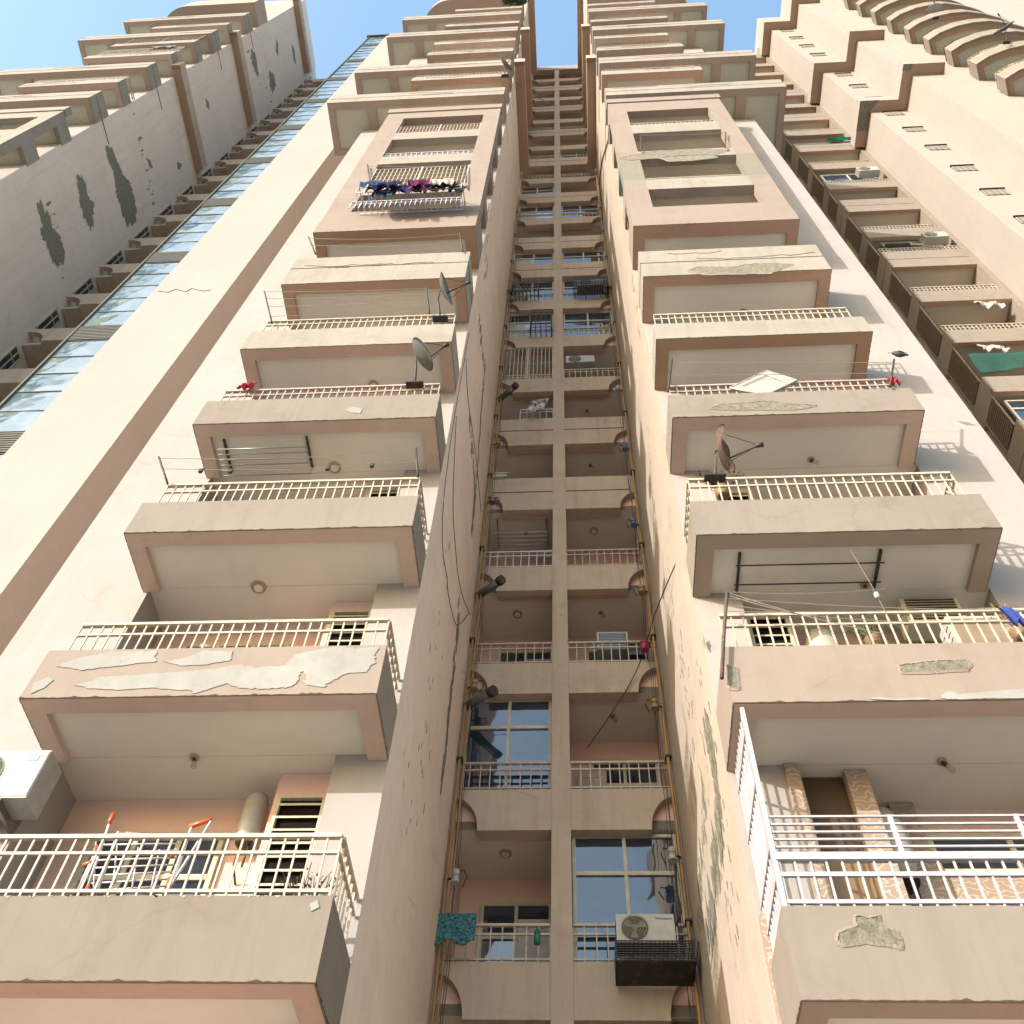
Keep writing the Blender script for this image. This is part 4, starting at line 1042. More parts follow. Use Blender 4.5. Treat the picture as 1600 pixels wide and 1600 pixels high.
dish('small dark satellite dish high on the left wing, where the rope starts', PY(789,118,6.9), PY(788,104,6.85), PY(789,100,6.8), (.75,-.55,.2), .42, m=paint('dish_dark', (.12,.13,.12), .6))
dish('rusty broken satellite dish standing up from the right-wing railing', PY(1117,745,6.98), PY(1118,712,6.95), PY(1128,702,6.9), (.95,-.2,.0), .36, m=m_rust, mm=m_rust, warp=.06)
dish('dark satellite dish above the bow balconies of the right tower', PY(1573,66,7.2), PY(1573,56,7.1), PY(1570,45,7.0), (-.5,-.8,.3), .45, m=paint('dish_dark2', (.10,.10,.10), .6))
dish('pale satellite dish on its back over a bow balcony', PY(1462,28,7.4), PY(1462,24,7.4), PY(1460,20,7.4), (.1,-.5,.9), .45, m=m_white)

# ---------------------------------------------------------------- clothes lines with end posts
def line_set(label, posts, lines, n_pegs=0, group='clothes lines on the balconies', y=6.93, sag=.05, r=.018, pegs=None):
    (a0, a1), (b0, b1) = [[PY(px, py, y) for px, py in p] for p in posts]
    t = thing('clothes_line', label, 'clothes line', a0, group)
    for p0, p1 in ((a0, a1), (b0, b1)):
        mb = MB(); mb.tube([p0, p1], r, 6); mb.build('post', m_dark, t)
    for f in lines:
        p, q = a0.lerp(a1, f), b0.lerp(b1, f); mb = MB()
        pts = [p.lerp(q, i/10)-Vector((0,0,sag*math.sin(math.pi*i/10))) for i in range(11)]
        mb.tube(pts, .0055, 4); mb.build('line', m_line, t)
        if pegs:
            for i in pegs:
                c = p.lerp(q, i)-Vector((0,0,sag*math.sin(math.pi*i)+.02)); k = MB(); k.box(c.x-.025, c.x+.02, c.y-.02, c.y+.02, c.z-.05, c.z+.02); k.box(c.x+.022, c.x+.03, c.y-.02, c.y+.01, c.z-.03, c.z+.03)
                k.build('peg', m_dark, t); 
            pegs = None
    return t
line_set('pegged clothes line between two dark posts on the third-lowest left balcony', [[(262,756),(248,714)], [(653,745),(650,700)]], [.55,.95], pegs=[.16,.28,.66,.83], sag=.12)
line_set('several wires between posts on the balcony under the twin-band parapet', [[(425,505),(413,455)], [(671,490),(666,450)]], [.2,.5,.75,.98])
line_set('loose wires between two posts below the framed block, left wing', [[(493,397),(482,370)], [(723,393),(718,363)]], [.5,.9], sag=.18)
line_set('two taut wires between posts beside the perched bird', [[(1044,612),(1050,562)], [(1391,604),(1397,562)]], [.5,.9], sag=.02)
line_set('short line inside the framed block above the laundry', [[(579,287),(574,257)], [(728,285),(728,256)]], [.9], y=6.9, r=.02)
line_set('two posts without cloth in an opening of the right block', [[(1001,236),(1001,211)], [(1133,231),(1134,207)]], [.98], y=6.9)
# long crossing strings at the bent post of the wide right balcony
t = thing('clothes_line', 'tangle of strings from a tall rusty post on the wide right balcony', 'clothes line', PY(1131,1040,6.9), 'clothes lines on the balconies')
mb = MB(); mb.tube([PY(1128,1060,6.9), PY(1131,990,6.9), PY(1136,925,6.85)], .02, 6); mb.build('post', m_rust, t)
for a, b in (((1136,925),(1385,920)), ((1138,926),(1380,990)), ((1138,930),(1300,968)), ((1138,935),(1600,953)), ((1138,955),(1640,945)), ((1140,945),(1420,972))):
    mb = MB(); p, q = PY(*a, 6.86), PY(*b, 6.9); mb.tube([p.lerp(q, i/8)-Vector((0,0,.05*math.sin(math.pi*i/8))) for i in range(9)], .0055, 4); mb.build('string', m_line, t)

# ---------------------------------------------------------------- ceiling drying racks
def ceil_rack(label, x0, x1, y0, y1, z, n, bars, drop=.25, mat=None, mb_=None):
    t = thing('ceiling_drying_rack', label, 'drying rack', ((x0+x1)/2, (y0+y1)/2, z), 'drying racks hung under balconies')
    for x in (x0, x1):
        mb = MB(); mb.box(x-.015, x+.015, y0, y1, z-.04, z-.001); mb.build('bracket', bars, t)
        for i in range(0, n): 
            yy = y0+(y1-y0)*(i+.5)/n; k = MB(); k.tube([(x, yy, z-.04), (x, yy, z-drop)], .004, 4); k.build('cord', m_line, t)
    for i in range(n):
        yy = y0+(y1-y0)*(i+.5)/n; mb = MB(); mb.tube([(x0-.05, yy, z-drop), (x1+.05, yy, z-drop)], .010, 6); mb.build('rod', mat or m_line, t)
ceil_rack('rack of six thin rods under the balcony with a white paint blot', -5.35, -4.05, 7.28, 7.85, 14.67+.07, 6, m_dark, mat=m_steel)
ceil_rack('pulley rack with dark brackets under the big right balcony', 2.05, 3.75, 7.3, 7.9, 11.44+.07, 2, m_dark, drop=.08, mat=m_dark)
ceil_rack('white rods and strings in the pink recess on the left of the bay', -1.75, -.6, 12.9, 13.7, 8.60+2.985*4+.1, 7, m_steel, drop=.5, mat=m_railw)

# ---------------------------------------------------------------- laundry and cloths
def cloth(name, label, cat, o, ux, uz, w, h, mat, amp=.05, n=14, m_=10, thick=.012, group=None, seed=1, hemw=.12):
    rnd = random.Random(seed); o, ux, uz = Vector(o), Vector(ux).normalized(), Vector(uz).normalized(); nn = ux.cross(uz).normalized()
    ph = [rnd.uniform(0, 6) for _ in range(4)]
    vs = []; 
    for side in (0, 1):
        for j in range(m_+1):
            for i in range(n+1):
                a, b = i/n, j/m_
                d = amp*(math.sin(a*11+ph[0]+b*1.5)*.6+math.sin(a*23+ph[1]-b*2)*.35+math.sin(b*7+ph[2])*.3)*(0.3+b)
                hem = h*hemw*math.sin(a*9+ph[3])*b
                vs.append(o+ux*w*a+uz*(h*b+hem)+nn*(d+side*thick))
    fs = []; q = (n+1)*(m_+1)
    for j in range(m_):
        for i in range(n):
            a = j*(n+1)+i; fs.append((a, a+1, a+n+2, a+n+1)); fs.append((q+a+n+1, q+a+n+2, q+a+1, q+a))
    for i in range(n): fs.append((i, q+i, q+i+1, i+1)); a = m_*(n+1)+i; fs.append((a+1, q+a+1, q+a, a))
    mb = MB(); mb.add(vs, fs, 0, True); return single(mb, name, mat, label, cat, group)
def cm(name, c, c2=None, sc2=5): return paint(name, c, .95, bump=.3, var=.25, scale=sc2, spec=.1, col2=c2)
m_tealc = cm('teal_print', (.01,.09,.11), (.10,.25,.27), 28)
cloth('towel', 'teal printed towel hung over the lowest white bay railing', 'towel', PY(683,1440,12.36)+Vector((0,0,.13)), (1,0,0), (0,-.10,-1), .55, .48, m_tealc, .02)
cloth('printed_cloth', 'black and white printed cloth slung on the short white railing', 'cloth', PY(832,628,12.3)+Vector((0,0,.1)), (1,.0,.22), (-.30,.05,-1), .46, .62, cm('print_bw', (.04,.035,.04), (.7,.66,.68), 9), .03, seed=3)
cloth('red_cloth', 'red cloth bunched over the railing under the lower dish', 'cloth', PY(380,603,6.96)+Vector((0,0,.08)), (1,0,.25), (-.2,-.2,-1), .22, .26, m_red, .05, seed=4)
cloth('red_cloth', 'small red cloth at the foot of the post with the bird', 'cloth', PY(1385,592,6.96)+Vector((0,0,.04)), (1,0,0), (.05,-.1,-1), .17, .22, m_red, .05, seed=5)
cloth('blue_cloth', 'bright blue cloth clipped to a wire over the wide right balcony', 'cloth', PY(1556,948,6.85), (1,0,-.1), (.25,-.1,-1), .15, .32, m_blue, .04, seed=6)
cloth('green_sheet', 'dark green sheet flapping from a railing deep in the right gap', 'sheet', PY(1292,221,11.9), (1,0,.06), (.25,-.1,.6), 1.6, .45, cm('green_sheet', (.0,.12,.07)), .08, seed=7)
cloth('sunshade', 'blue tarpaulin strip along the underside above the right block', 'tarpaulin', PY(957,158,7.05), (1,0,.0), (0,.3,.9), 2.9, .42, cm('tarp_blue', (.03,.07,.2)), .02, seed=8, hemw=.02)
cloth('sunshade', 'faded green netting strip high on the right wing', 'tarpaulin', (1.75, 7.02, 47.05), (1,0,0), (0,.1,1), 3.0, 1.0, cm('net_faded', (.25,.33,.24)), .02, seed=9, hemw=.02)
cloth('sunshade', 'dark green net stretched across a balcony at the far right', 'netting', PY(1512,553,11.92), (1,0,.0), (0,.1,-1), 2.3, .95, m_green, .05, seed=10, hemw=.1)
t = thing('board_sheet', 'white quilted mat leaning over the railing of the middle right balcony', 'mat', PY(1200,600,6.9))
mb = MB(); q = [PY(x, y, 7.0) for x, y in [(1140,606),(1198,579),(1245,594),(1205,614),(1195,617)]]; mb.prism(q, (0,.03,0)); mb.build('mat_sheet', cm('mat_white', (.62,.60,.54), (.36,.36,.33), 22), t)
mb = MB(); mb.tube(q+[q[0]], .014, 5); mb.tube([PY(x, y, 6.985) for x, y in [(1160,603),(1198,586),(1228,597)]], .008, 4); mb.build('mat_binding', m_white, t)
# laundry over the rack of the block
LY = 6.72
t = thing('laundry_rack', 'white wire rack slung outside the framed block, left wing', 'drying rack', PY(630,328,LY))
mb = MB()
pL, pR = PY(548,330,6.62), PY(716,324,6.62); pL.z = pR.z = 24.95+.1
for (y, z) in ((6.45, 24.98), (6.95, 24.98), (6.45, 25.4)): mb.tube([(pL.x, y, z), (pR.x, y, z)], .014, 6)
for i in range(18):
    x = pL.x+(pR.x-pL.x)*i/17; mb.tube([(x, 6.45, 24.98), (x, 6.95, 24.98)], .008, 4); 
for x in (pL.x, pR.x): mb.tube([(x, 6.45, 24.98), (x, 6.45, 25.4), (x, 6.97, 25.6)], .014, 6)
mb.build('wire_frame', m_railw, t)
cols = [((.03,.08,.22),'navy shirt'),((.02,.02,.05),'black trousers'),((.12,.25,.42),'light blue shirt'),((.03,.03,.10),'dark blue trousers'),((.05,.04,.16),'indigo shirt'),((.02,.02,.04),'black top'),
        ((.12,.015,.06),'maroon kurta'),((.24,.07,.14),'pink scarf'),((.62,.58,.48),'cream bedsheet'),((.50,.47,.40),'off-white shirt'),((.05,.06,.05),'dark green shirt'),((.10,.08,.09),'charcoal shirt')]
pos = ['leftmost of the laundry bundle','second from the left in the laundry bundle','third from the left in the laundry bundle','fourth from the left in the laundry bundle','left of the middle of the laundry bundle','just left of the maroon kurta','at the middle of the laundry bundle','beside the maroon kurta in the laundry','bulging over the laundry rack','right of the cream bedsheet on the laundry rack','second from the right end of the laundry rack','rightmost on the laundry rack']
for i, ((c, nm), ps) in enumerate(zip(cols, pos)):
    w_ = (pR.x-pL.x)/12*2.5; x = pL.x+.02+(pR.x-pL.x-.25)*i/11.6
    cloth(nm.split()[-1] if nm.split()[-1] not in ('top',) else 'vest', f'{nm} {ps}', 'clothes', (x, 6.36+.09*(i%3), 25.5+random.uniform(-.05,.12)), (1,0,random.uniform(-.2,.2)), (random.uniform(-.2,.2),-.12,-1), w_, random.uniform(.68,.92), cm('cloth_%d' % i, c, None, 7), .055, seed=20+i, hemw=.22, group='laundry on the rack outside the block')

# ---------------------------------------------------------------- orange and white folding airer
t = thing('folding_airer', 'white folding clothes airer with orange joints behind the lowest left railing', 'drying rack', (-4.9, 7.8, 6.1))
def A(px, py, y=7.55): return PY(px, py, y)
rods = MB(); ends = MB()
for a, b in (((133,1398),(175,1275)), ((150,1398),(185,1300)), ((262,1392),(330,1283)), ((272,1375),(300,1290)), ((120,1395),(150,1330))): rods.tube([A(*a), A(*b)], .014, 6)
for i in range(7):
    rods.tube([A(140+i*3, 1392-i*12), A(268+i*2, 1384-i*11, 7.6)], .009, 5)
for i in range(4): rods.tube([A(150+i*33, 1316+i*4, 7.7), A(146+i*30, 1390, 7.5)], .009, 5)
rods.build('rod', m_railw, t)
for a, b in (((170,1288),(177,1272)), ((296,1292),(332,1280)), ((132,1402),(138,1385)), ((262,1394),(266,1372)), ((146,1336),(152,1322)), ((268,1340),(274,1330)), ((130,1352),(150,1345))):
    ends = MB(); ends.tube([A(*a), A(*b)], .022, 6); ends.build('joint', m_orange, t)

# ---------------------------------------------------------------- water heaters
def heater(label, c, r, h, dome=False):
    t = thing('water_heater', label, 'water heater', (c[0], c[1], c[2]), 'water heaters in the balconies'); x, y, z = c
    n = 20; mb = MB()
    prof = [(.0, 0), (r*.8, 0), (r, .03), (r, h-.08), (r*.85, h-.02), (0, h)] if not dome else [(0, 0), (r*.7, .01), (r, h*.3), (r, h*.7), (r*.7, h-.02), (0, h)]
    vs = [(x+pr*math.cos(2*math.pi*j/n), y+pr*math.sin(2*math.pi*j/n), z+pz) for pr, pz in prof for j in range(n)]
    fs = [(i*n+j, i*n+(j+1) % n, (i+1)*n+(j+1) % n, (i+1)*n+j) for i in range(len(prof)-1) for j in range(n)]
    mb.add(vs, fs, 0, True); mb.build('tank', m_white, t)
    mb = MB(); mb.tube([(x-.05, y, z), (x-.05, y, z-.25), (x-.05, y+.2, z-.35)], .012, 6); mb.tube([(x+.05, y, z), (x+.05, y-.02, z-.3)], .012, 6); mb.build('hoses', m_cable, t)
    mb = MB(); mb.tube([(x, y, z-.012), (x, y, z-.001)], r*.82, 16); mb.build('end_cap', m_dark, t)
heater('white cylindrical water heater on the wall beside the louvre window, lowest left flat', (-3.50, 8.44, 8.12), .125, .62)
heater('domed water heater half hidden by the tiled pier, lowest right flat', (3.02, 8.35, 7.55), .24, .8, True)
heater('round beige water heater behind the wide right railing', (3.05, 8.36, 10.45), .22, .7, True)

# ---------------------------------------------------------------- air conditioners
p = PY(0, 1245, 6.9)
t = ac_unit(-6.42, 7.5, 7.95, .95, .62, .34, 'white outdoor AC unit with a blue corner sticker at the left edge of the picture')
mb = MB(); mb.box(-5.66, -5.56, 7.487, 7.4915, 8.42, 8.5); mb.build('sticker', paint('sticker_blue', (.25,.45,.65), .4), t)
mb = MB(); mb.box(-6.3, -6.26, 7.5, 7.945, 7.86, 7.94); mb.box(-5.72, -5.76, 7.5, 7.945, 7.86, 7.94); mb.box(-6.3, -5.72, 7.48, 7.52, 7.82, 7.86); mb.build('bracket', m_steel, t)
# unit with dark wire shelf, lowest in bay
a, b = PY(964, 1472, 12.0), PY(1052, 1428, 12.0)
t = ac_unit(a.x, 12.0, a.z, b.x-a.x, b.z-a.z, .33, 'white outdoor AC unit with script logo on a black wire shelf, lowest in the bay')
lg = _emblem(a.x+(b.x-a.x)*.68, 11.989, a.z+(b.z-a.z)*.78, .052); lg.parent = t; lg.matrix_parent_inverse = Matrix.Translation(-t.location)
mb = MB()
for i in range(9): mb.box(a.x-.02, 1.44, 11.93, 11.945, a.z-.30+i*.034, a.z-.288+i*.034)
for i in range(22): x = a.x-.01+i*.056; mb.box(x, x+.012, 11.946, 12.5, a.z-.03, a.z-.015)
for x in (a.x-.02, 1.44): mb.box(x-.01, x+.01, 11.93, 12.5, a.z-.31, a.z+.0)
mb.box(a.x-.02, 1.44, 11.95, 12.5, a.z-.31, a.z-.29); mb.build('wire_shelf', m_dark, t)
mb = MB(); mb.tube([(b.x+.03, 12.1, b.z-.1), (b.x+.12, 12.1, b.z+.1), (b.x+.1, 12.2, b.z+.5), (b.x+.14, 12.3, b.z+1.0)], .02, 6); mb.build('hose', m_cable, t)
a, b = PY(884, 566, 12.62), PY(928, 550, 12.62)
t = ac_unit(a.x, 12.63, a.z, b.x-a.x, .45, .3, 'long beige-and-white AC unit at the top of a bay opening above the plain railing')
def cage(label, x0, x1, z0, z1, y0, nx, nz, solid=False):
    t = thing('window_cage', label, 'metal cage', ((x0+x1)/2, y0, z0), 'black cages on the bay windows')
    mb = MB(); r = .013
    for i in range(nx+1): x = x0+(x1-x0)*i/nx; mb.box(x-r, x+r, y0, y0+.02, z0, z1); mb.box(x-r, x+r, y0+.021, 12.54, z0-.01, z0+.01)
    for k in range(nz+1): z = z0+(z1-z0)*k/nz; mb.box(x0, x1, y0-.014, y0-.001, z-r, z+r)
    for x in (x0, x1):
        for k in range(nz+1): z = z0+(z1-z0)*k/nz; mb.box(x-r, x+r, y0+.021, 12.54, z-r+.003, z+r)
    mb.build('bars', m_dark, t)
    return t
z = sill(8)
cage('black cage on the left bay window with a plank inside', -1.85, -.95, z-.1, z+.75, 12.2, 7, 5)
t = cage('black cage round a round-topped AC unit, right of the bay pillar', .25, 1.4, z-.05, z+.7, 12.1, 22, 4)
ac_unit(.35, 12.2, z+.3, .9, .5, .28, 'white AC unit inside the black window cage, right of the bay pillar')
z = sill(7); cage('tall black cage over half of a curtained bay window', -1.15, -.5, z-.15, z+1.25, 12.2, 4, 6)
# cooler, box and tub on the third bay balcony
z = sill(2)
t = thing('window_cooler', 'grey-grilled window cooler in a white frame, behind the pink-cloth railing', 'air cooler', (.75, 12.9, z+.5))
mb = MB(); mb.box(.42, 1.02, 12.75, 13.2, z+.55, z+1.05, 0); mb.build('frame', m_white, t)
mb = MB(); 
for i in range(9): mb.box(.47, .97, 12.735, 12.749, z+.6+i*.045, z+.625+i*.045)
mb.build('grille', m_steel, t); mb = MB(); mb.box(.46, .98, 12.742, 12.7495, z+.59, z+1.01); mb.build('core', m_dark, t)
mb = MB(); mb.box(1.0, 1.36, 12.65, 12.95, z+.28, z+.62); mb.box(.98, 1.38, 12.63, 12.97, z+.6, z+.65); single(mb, 'storage_box', paint('slate_plastic', (.05,.065,.09), .4), 'dark slate plastic box beside the window cooler', 'box')
n = 12; mb = MB(); c = (1.28, 12.35, z+.05)
mb.tube([(c[0], c[1], c[2]), (c[0], c[1], c[2]+.16)], .07, n, r1=.10); mb.tube([(c[0], c[1], c[2]+.15), (c[0], c[1], c[2]+.18)], .108, n); single(mb, 'flower_pot', paint('pot_pink', (.45,.05,.09), .5), 'crimson pot at the right end of the bay railing', 'pot')
mb = MB(); mb.tube([(-.62, 12.3, sill(0)+.10), (-.62, 12.3, sill(0)+.28)], .045, 10); mb.tube([(-.62, 12.3, sill(0)+.28), (-.62, 12.3, sill(0)+.36)], .03, 10, r1=.015); single(mb, 'bottle', paint('bottle_green', (.01,.2,.12), .3), 'green bottle hung on the lowest white bay railing', 'bottle')
mb = MB(); mb.box(-1.9, -1.55, 12.5, 12.75, sill(4)+.58, sill(4)+.72); mb.box(-1.93, -1.52, 12.48, 12.77, sill(4)+.70, sill(4)+.74); single(mb, 'white_box', m_white, 'white box on the ledge of the dark open balcony', 'box')
mb = MB(); mb.box(.35, .58, 12.75, 12.76, sill(1)-.0, sill(1)+.2); mb.box(.33, .60, 12.762, 12.775, sill(1)-.02, sill(1)+.22); single(mb, 'paper_sheet', paint('paper_blue', (.45,.55,.75), .8), 'pale blue sheet behind the railing beside the cream door', 'sheet')

# units and clutter behind the wide right railing and others
t = ac_unit(4.35, 7.75, 10.05, .62, .70, .3, 'cream outdoor AC unit standing behind the wide right railing', fan=False)
mb = MB(); mb.box(4.32, 4.99, 7.70, 7.745, 10.0, 10.05); mb.box(4.40, 4.94, 7.74, 7.7495, 10.1, 10.7); mb.build('grille', m_louvb, t)
t = thing('window_cooler', 'dark mesh cooler in a cream frame above the railing plant', 'air cooler', (4.4, 8.0, 10.9))
mb = MB(); mb.box(4.05, 4.75, 8.0, 8.3, 10.95, 11.4); mb.build('frame', m_frame, t)
mb = MB(); [mb.box(4.10, 4.70, 7.985, 7.999, 11.0+i*.05, 11.02+i*.05) for i in range(8)]; mb.build('grille', m_dark, t)
mb = MB(); mb.add([(3.35,7.6,6.3),(3.95,7.55,6.3),(4.05,8.0,6.3),(3.4,8.05,6.3),(3.55,7.7,6.85),(3.75,7.68,6.9),(3.8,7.85,6.88),(3.6,7.88,6.84)], [(0,1,5,4),(1,2,6,5),(2,3,7,6),(3,0,4,7),(4,5,6,7)]); single(mb, 'covered_bundle', paint('slate_cover', (.06,.075,.10), .7, bump=.3), 'slate-grey covered bundle behind the lowest right railing', 'bundle')
mb = MB(); mb.tube([(2.35,7.4,6.35),(2.35,7.4,6.6)], .05, 10); mb.tube([(2.5,7.42,6.35),(2.5,7.42,6.52)], .045, 10); single(mb, 'plastic_jar', m_white, 'white plastic jars behind the lowest right railing', 'jar')

# full-height cage of the lowest right balcony (belongs to the wing)
rw = MB(); y = 7.03; xa, xb = 1.60, 5.7
for z in (7.28, 7.20, 7.12, 7.045, 6.97): rw.box(xa, xb, y-.009, y+.009, z-.009, z+.009)
rw.box(xa, xb, y-.03, y+.03, 6.83, 6.90); rw.box(xa, xb, y-.014, y+.014, 6.68, 6.72); rw.box(xa, xb, y-.014, y+.014, 6.43, 6.465)
for i in range(32): x = xa+.03+i*.128; rw.box(x-.009, x+.009, y-.008, y+.008, 6.38, 6.83)
for x in (2.65, 3.7, 4.75): rw.box(x-.02, x+.02, y-.012, y+.012, 6.9, 7.29)
rw.box(xa-.02, xa+.02, y-.02, y+.02, 6.38, 8.58)
for i in range(9): yy = y+.09+i*.095; rw.box(xa-.008, xa+.008, yy-.008, yy+.008, 6.38, 8.58)
for z in (6.7, 7.0, 7.7, 8.3): rw.box(xa-.015, xa+.015, y+.02, 7.93, z-.012, z+.012)
rw.build('railing', paint('rail_lilac_white', (.56,.545,.60), .35, rust=.06), R0)

# ---------------------------------------------------------------- plants
def plant(label, base, n, h, spread, mat, stem, seed=1, leaf=.035, name='potted_plant', pot=True):
    r = random.Random(seed); t = thing(name, label, 'plant', base, None); base = Vector(base)
    st = MB(); lf = MB()
    for i in range(n):
        tip = base+Vector((r.uniform(-spread, spread), r.uniform(-.12, .1), r.uniform(.4, 1)*h)); mid = base.lerp(tip, .5)+Vector((r.uniform(-.05,.05), 0, .03))
        st.tube([base, mid, tip], .004, 4)
        for k in range(9):
            p = base.lerp(mid, .5).lerp(tip, r.random()) + Vector((r.uniform(-.04,.04), r.uniform(-.04,.04), r.uniform(-.03,.03)))
            d = Vector((r.uniform(-1,1), r.uniform(-1,.4), r.uniform(-.6,.6))).normalized(); e = d.orthogonal().normalized()*leaf*.4; L = d*leaf*r.uniform(.7, 1.3)
            lf.add([p, p+L*.5+e, p+L, p+L*.5-e], [(0,1,2,3)])
    st.build('stems', stem, t); lf.build('leaves', mat, t)
    if pot:
        mb = MB(); mb.tube([base-Vector((0,0,.18)), base], .08, 12, r1=.11); mb.build('pot', m_brown, t)
plant('bright green potted plant poking through the wide right railing', PY(1365,1000,7.3)+Vector((0,0,.0)), 14, .28, .45, m_leaf, m_leaf, 3)
plant('dry reddish creeper tangled in the corner of the lowest left railing', (-2.35, 7.4, 6.45), 46, .62, .28, m_vine, m_vine, 4, .03, 'dry_creeper', pot=False)
plant('dark dried plant by the rusty dish on the right-wing railing', PY(1128,765,7.35), 30, .35, .35, m_vine, m_vine, 5, .05, 'dried_plant')
plant('leafy shrub growing from the top corner of the left wing', PY(806,6,6.95), 60, 1.6, .8, m_leafd, m_leafd, 6, .16, 'rooftop_shrub', pot=False)
plant('wispy bare twigs at the right end of the wide right railing', PY(1592,985,7.35), 26, .45, .25, m_louvb, m_louvb, 7, .03, 'bare_twigs')

# ---------------------------------------------------------------- bird on a post
bp_ = PY(1401, 553, 6.92)
t = thing('pigeon', 'dark pigeon perched on the post at the right end of the wires', 'bird', bp_)
mb = MB(); ax = Vector((.85,-.1,-.52)).normalized(); sec = [(-.10*.75,.012*.75),(-.075*.75,.035*.75),(-.04*.75,.042*.75),(.0,.062*.75),(.06*.75,.066*.75),(.12*.75,.045*.75),(.17*.75,.02*.75),(.24*.75,.010)]
n = 12; u = ax.cross(Vector((0,0,1))).normalized(); v = u.cross(ax).normalized(); vs = []
for i, (d, r_) in enumerate(sec):
    c = bp_+ax*d + Vector((0,0,.02 if i < 3 else 0)); r_ *= 1.05; vs += [c+u*r_*math.cos(2*math.pi*j/n)*(.9 if i < 6 else 1.4)+v*r_*math.sin(2*math.pi*j/n)*(1 if i < 6 else .5) for j in range(n)]
mb.add(vs, [(i*n+j, i*n+(j+1) % n, (i+1)*n+(j+1) % n, (i+1)*n+j) for i in range(len(sec)-1) for j in range(n)]+[tuple(range(n))[::-1], tuple(range((len(sec)-1)*n, len(sec)*n))], 0, True)
mb.tube([bp_+ax*-.10+Vector((0,0,.02)), bp_+ax*-.135+Vector((0,0,.01))], .008, 6, r1=.002)
mb.build('body', paint('feather_dark', (.035,.033,.04), .7), t)
mb = MB(); mb.tube([bp_+Vector((.02,0,-.05)), bp_+Vector((.0,0,-.10))], .005, 5); mb.tube([bp_+Vector((.05,.02,-.05)), bp_+Vector((.02,.01,-.10))], .005, 5); mb.build('legs', m_rust, t)
mb = MB()
for s_ in (-1, 1):
    o = [bp_+ax*.0+u*s_*.046+v*.02, bp_+ax*.05+u*s_*.052+v*.0, bp_+ax*.12+u*s_*.026+v*.008, bp_+ax*.15+u*s_*.015+v*.01, bp_+ax*.07+u*s_*.036+v*.03]; mb.prism(o, u*s_*.008)
mb.build('wings', paint('feather_grey', (.06,.06,.07), .7), t)

# hanging blue-capped bottle on strings, right wing
b0 = PY(1370, 930, 7.0); t = thing('hanging_bottle', 'small blue and white bottle hanging from the pulley rack strings', 'bottle', b0)
mb = MB(); mb.tube([b0-Vector((0,0,.06)), b0+Vector((0,0,.03))], .03, 10); mb.build('bottle_body', m_white, t)
mb = MB(); mb.tube([b0+Vector((0,0,.03)), b0+Vector((0,0,.07))], .028, 10); mb.build('cap', m_blue, t)
mb = MB(); mb.tube([b0+Vector((0,0,.07)), (b0.x, b0.y+.2, 11.5)], .003, 4); mb.tube([b0-Vector((0,0,.06)), b0+Vector((.03,0,-.5))], .003, 4); mb.build('string', m_line, t)

# green and dark bundles behind left railings
cloth('green_cloth', 'green cloth bunched behind the pegged-line railing', 'cloth', (-4.75, 7.25, 12.75), (1,0,0), (.1,-.2,-1), .35, .3, cm('green_b', (.01,.2,.07)), .06, seed=41)
cloth('dark_cloth', 'black clothes hanging behind the railing left of the green cloth', 'clothes', (-5.25, 7.5, 12.85), (1,0,0), (0,0,-1), .45, .5, cm('black_b', (.02,.018,.02)), .05, seed=42)
cloth('curtain', 'pale green curtain draped behind the red-cloth railing', 'curtain', (-5.2, 7.35, 15.75), (1,0,0), (0,0,-1), 1.9, .3, cm('lime', (.42,.46,.24)), .04, seed=43)
cloth('curtain', 'mustard curtain draped under the lower dish', 'curtain', (-3.2, 7.35, 15.8), (1,0,0), (0,0,-1), 1.1, .35, cm('must', (.38,.34,.12)), .04, seed=44)
cloth('brown_cloth', 'brown and rust clothes behind the railing below the wires', 'clothes', (-4.6, 7.3, 18.75), (1,0,0), (0,0,-1), .6, .4, cm('rustc', (.18,.06,.04)), .06, seed=45)
cloth('green_awning', 'dull green awning tucked under a far right balcony', 'awning', (11.0, 12.05, 35.9-.0), (1,0,0), (0,.3,.9), 1.5, .01+.3, cm('dull_green', (.16,.2,.13)), .02, seed=46)

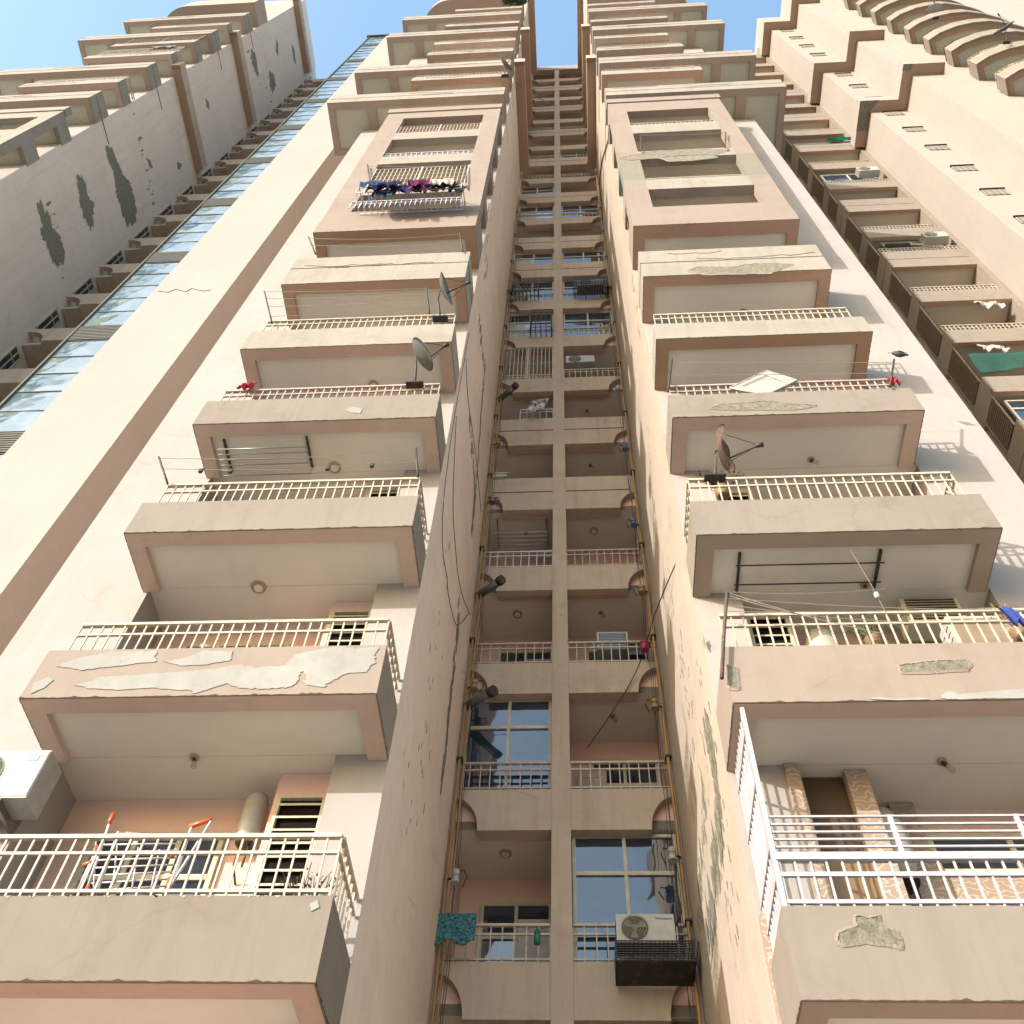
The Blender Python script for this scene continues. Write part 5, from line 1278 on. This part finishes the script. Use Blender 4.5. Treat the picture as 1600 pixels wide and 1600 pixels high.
# ---------------------------------------------------------------- more lived-in clutter on the upper floors
railing(bL, -2.1, -5.6, 7.03, 48.1, 48.6, mat=m_rail, step=.15, r=.012)
railing(bL, -2.1, -5.6, 7.03, 42.45, 42.9, mat=m_railp, step=.15, r=.012)
railing(bR, 1.6, 5.0, 7.03, 47.0, 47.5, mat=m_rail, step=.15, r=.012)
railing(bT, XT-.1, -21.1, YTF+.05, 49.4, 50.9, mat=m_rail, step=.18, r=.014)
railing(bT, XT-.1, -21.1, YTF+.05, 43.0, 43.6, mat=m_rail, step=.18, r=.014)
grille(bT, -21.0, XT-.15, YTF+.08, 52.7, 54.4, 16, 6, m_louvb, r=.02)
cloth('faded_sheet', 'faded grey-blue sheet hung over a high ledge of the far left tower', 'sheet', (XT-1.6, YTF-.02, 51.0), (1,0,0), (0,-.05,-1), 1.1, .6, cm('sheet_gb', (.25,.28,.30)), .04, seed=61)
for (x, z, lab) in ((11.3, 27.0, 'rolled white sack behind a railing in the right gap, lower one'), (12.3, 30.1, 'crumpled white sack behind a railing in the right gap, upper one')):
    cloth('white_sack', lab, 'sack', (x, 12.02, z+.35), (1,.1,.1), (.1,-.1,-1), .8, .4, cm('sack_%d' % int(x), (.6,.57,.5)), .09, seed=int(z))
ac_unit(12.3, 11.75, 44.1, .85, .55, .3, 'boxy AC unit jutting from a shaded balcony high in the right gap')
ac_unit(12.4, 11.75, 35.6, .8, .5, .3, 'small AC unit beside a blue-reflecting window in the right gap')
# extra wiring and spouts on the pipes
for sx, X_ in ((1, -1.90), (-1, 1.41)):
    lab = 'thin black wires strapped to the %s gas pipe' % ('left' if sx > 0 else 'right')
    t = thing('wire_bundle', lab, 'wires', (X_, 12.35, 0))
    for q in range(3):
        mb = MB(); pts = []; z = 3.
        while z < 44: pts.append((X_+sx*(.02+.03*q)+random.uniform(-.025, .025), 12.40+random.uniform(-.03, .03), z)); z += random.uniform(.5, 1.1)
        mb.tube(pts, .0065, 4); mb.build('wire', m_cable, t)
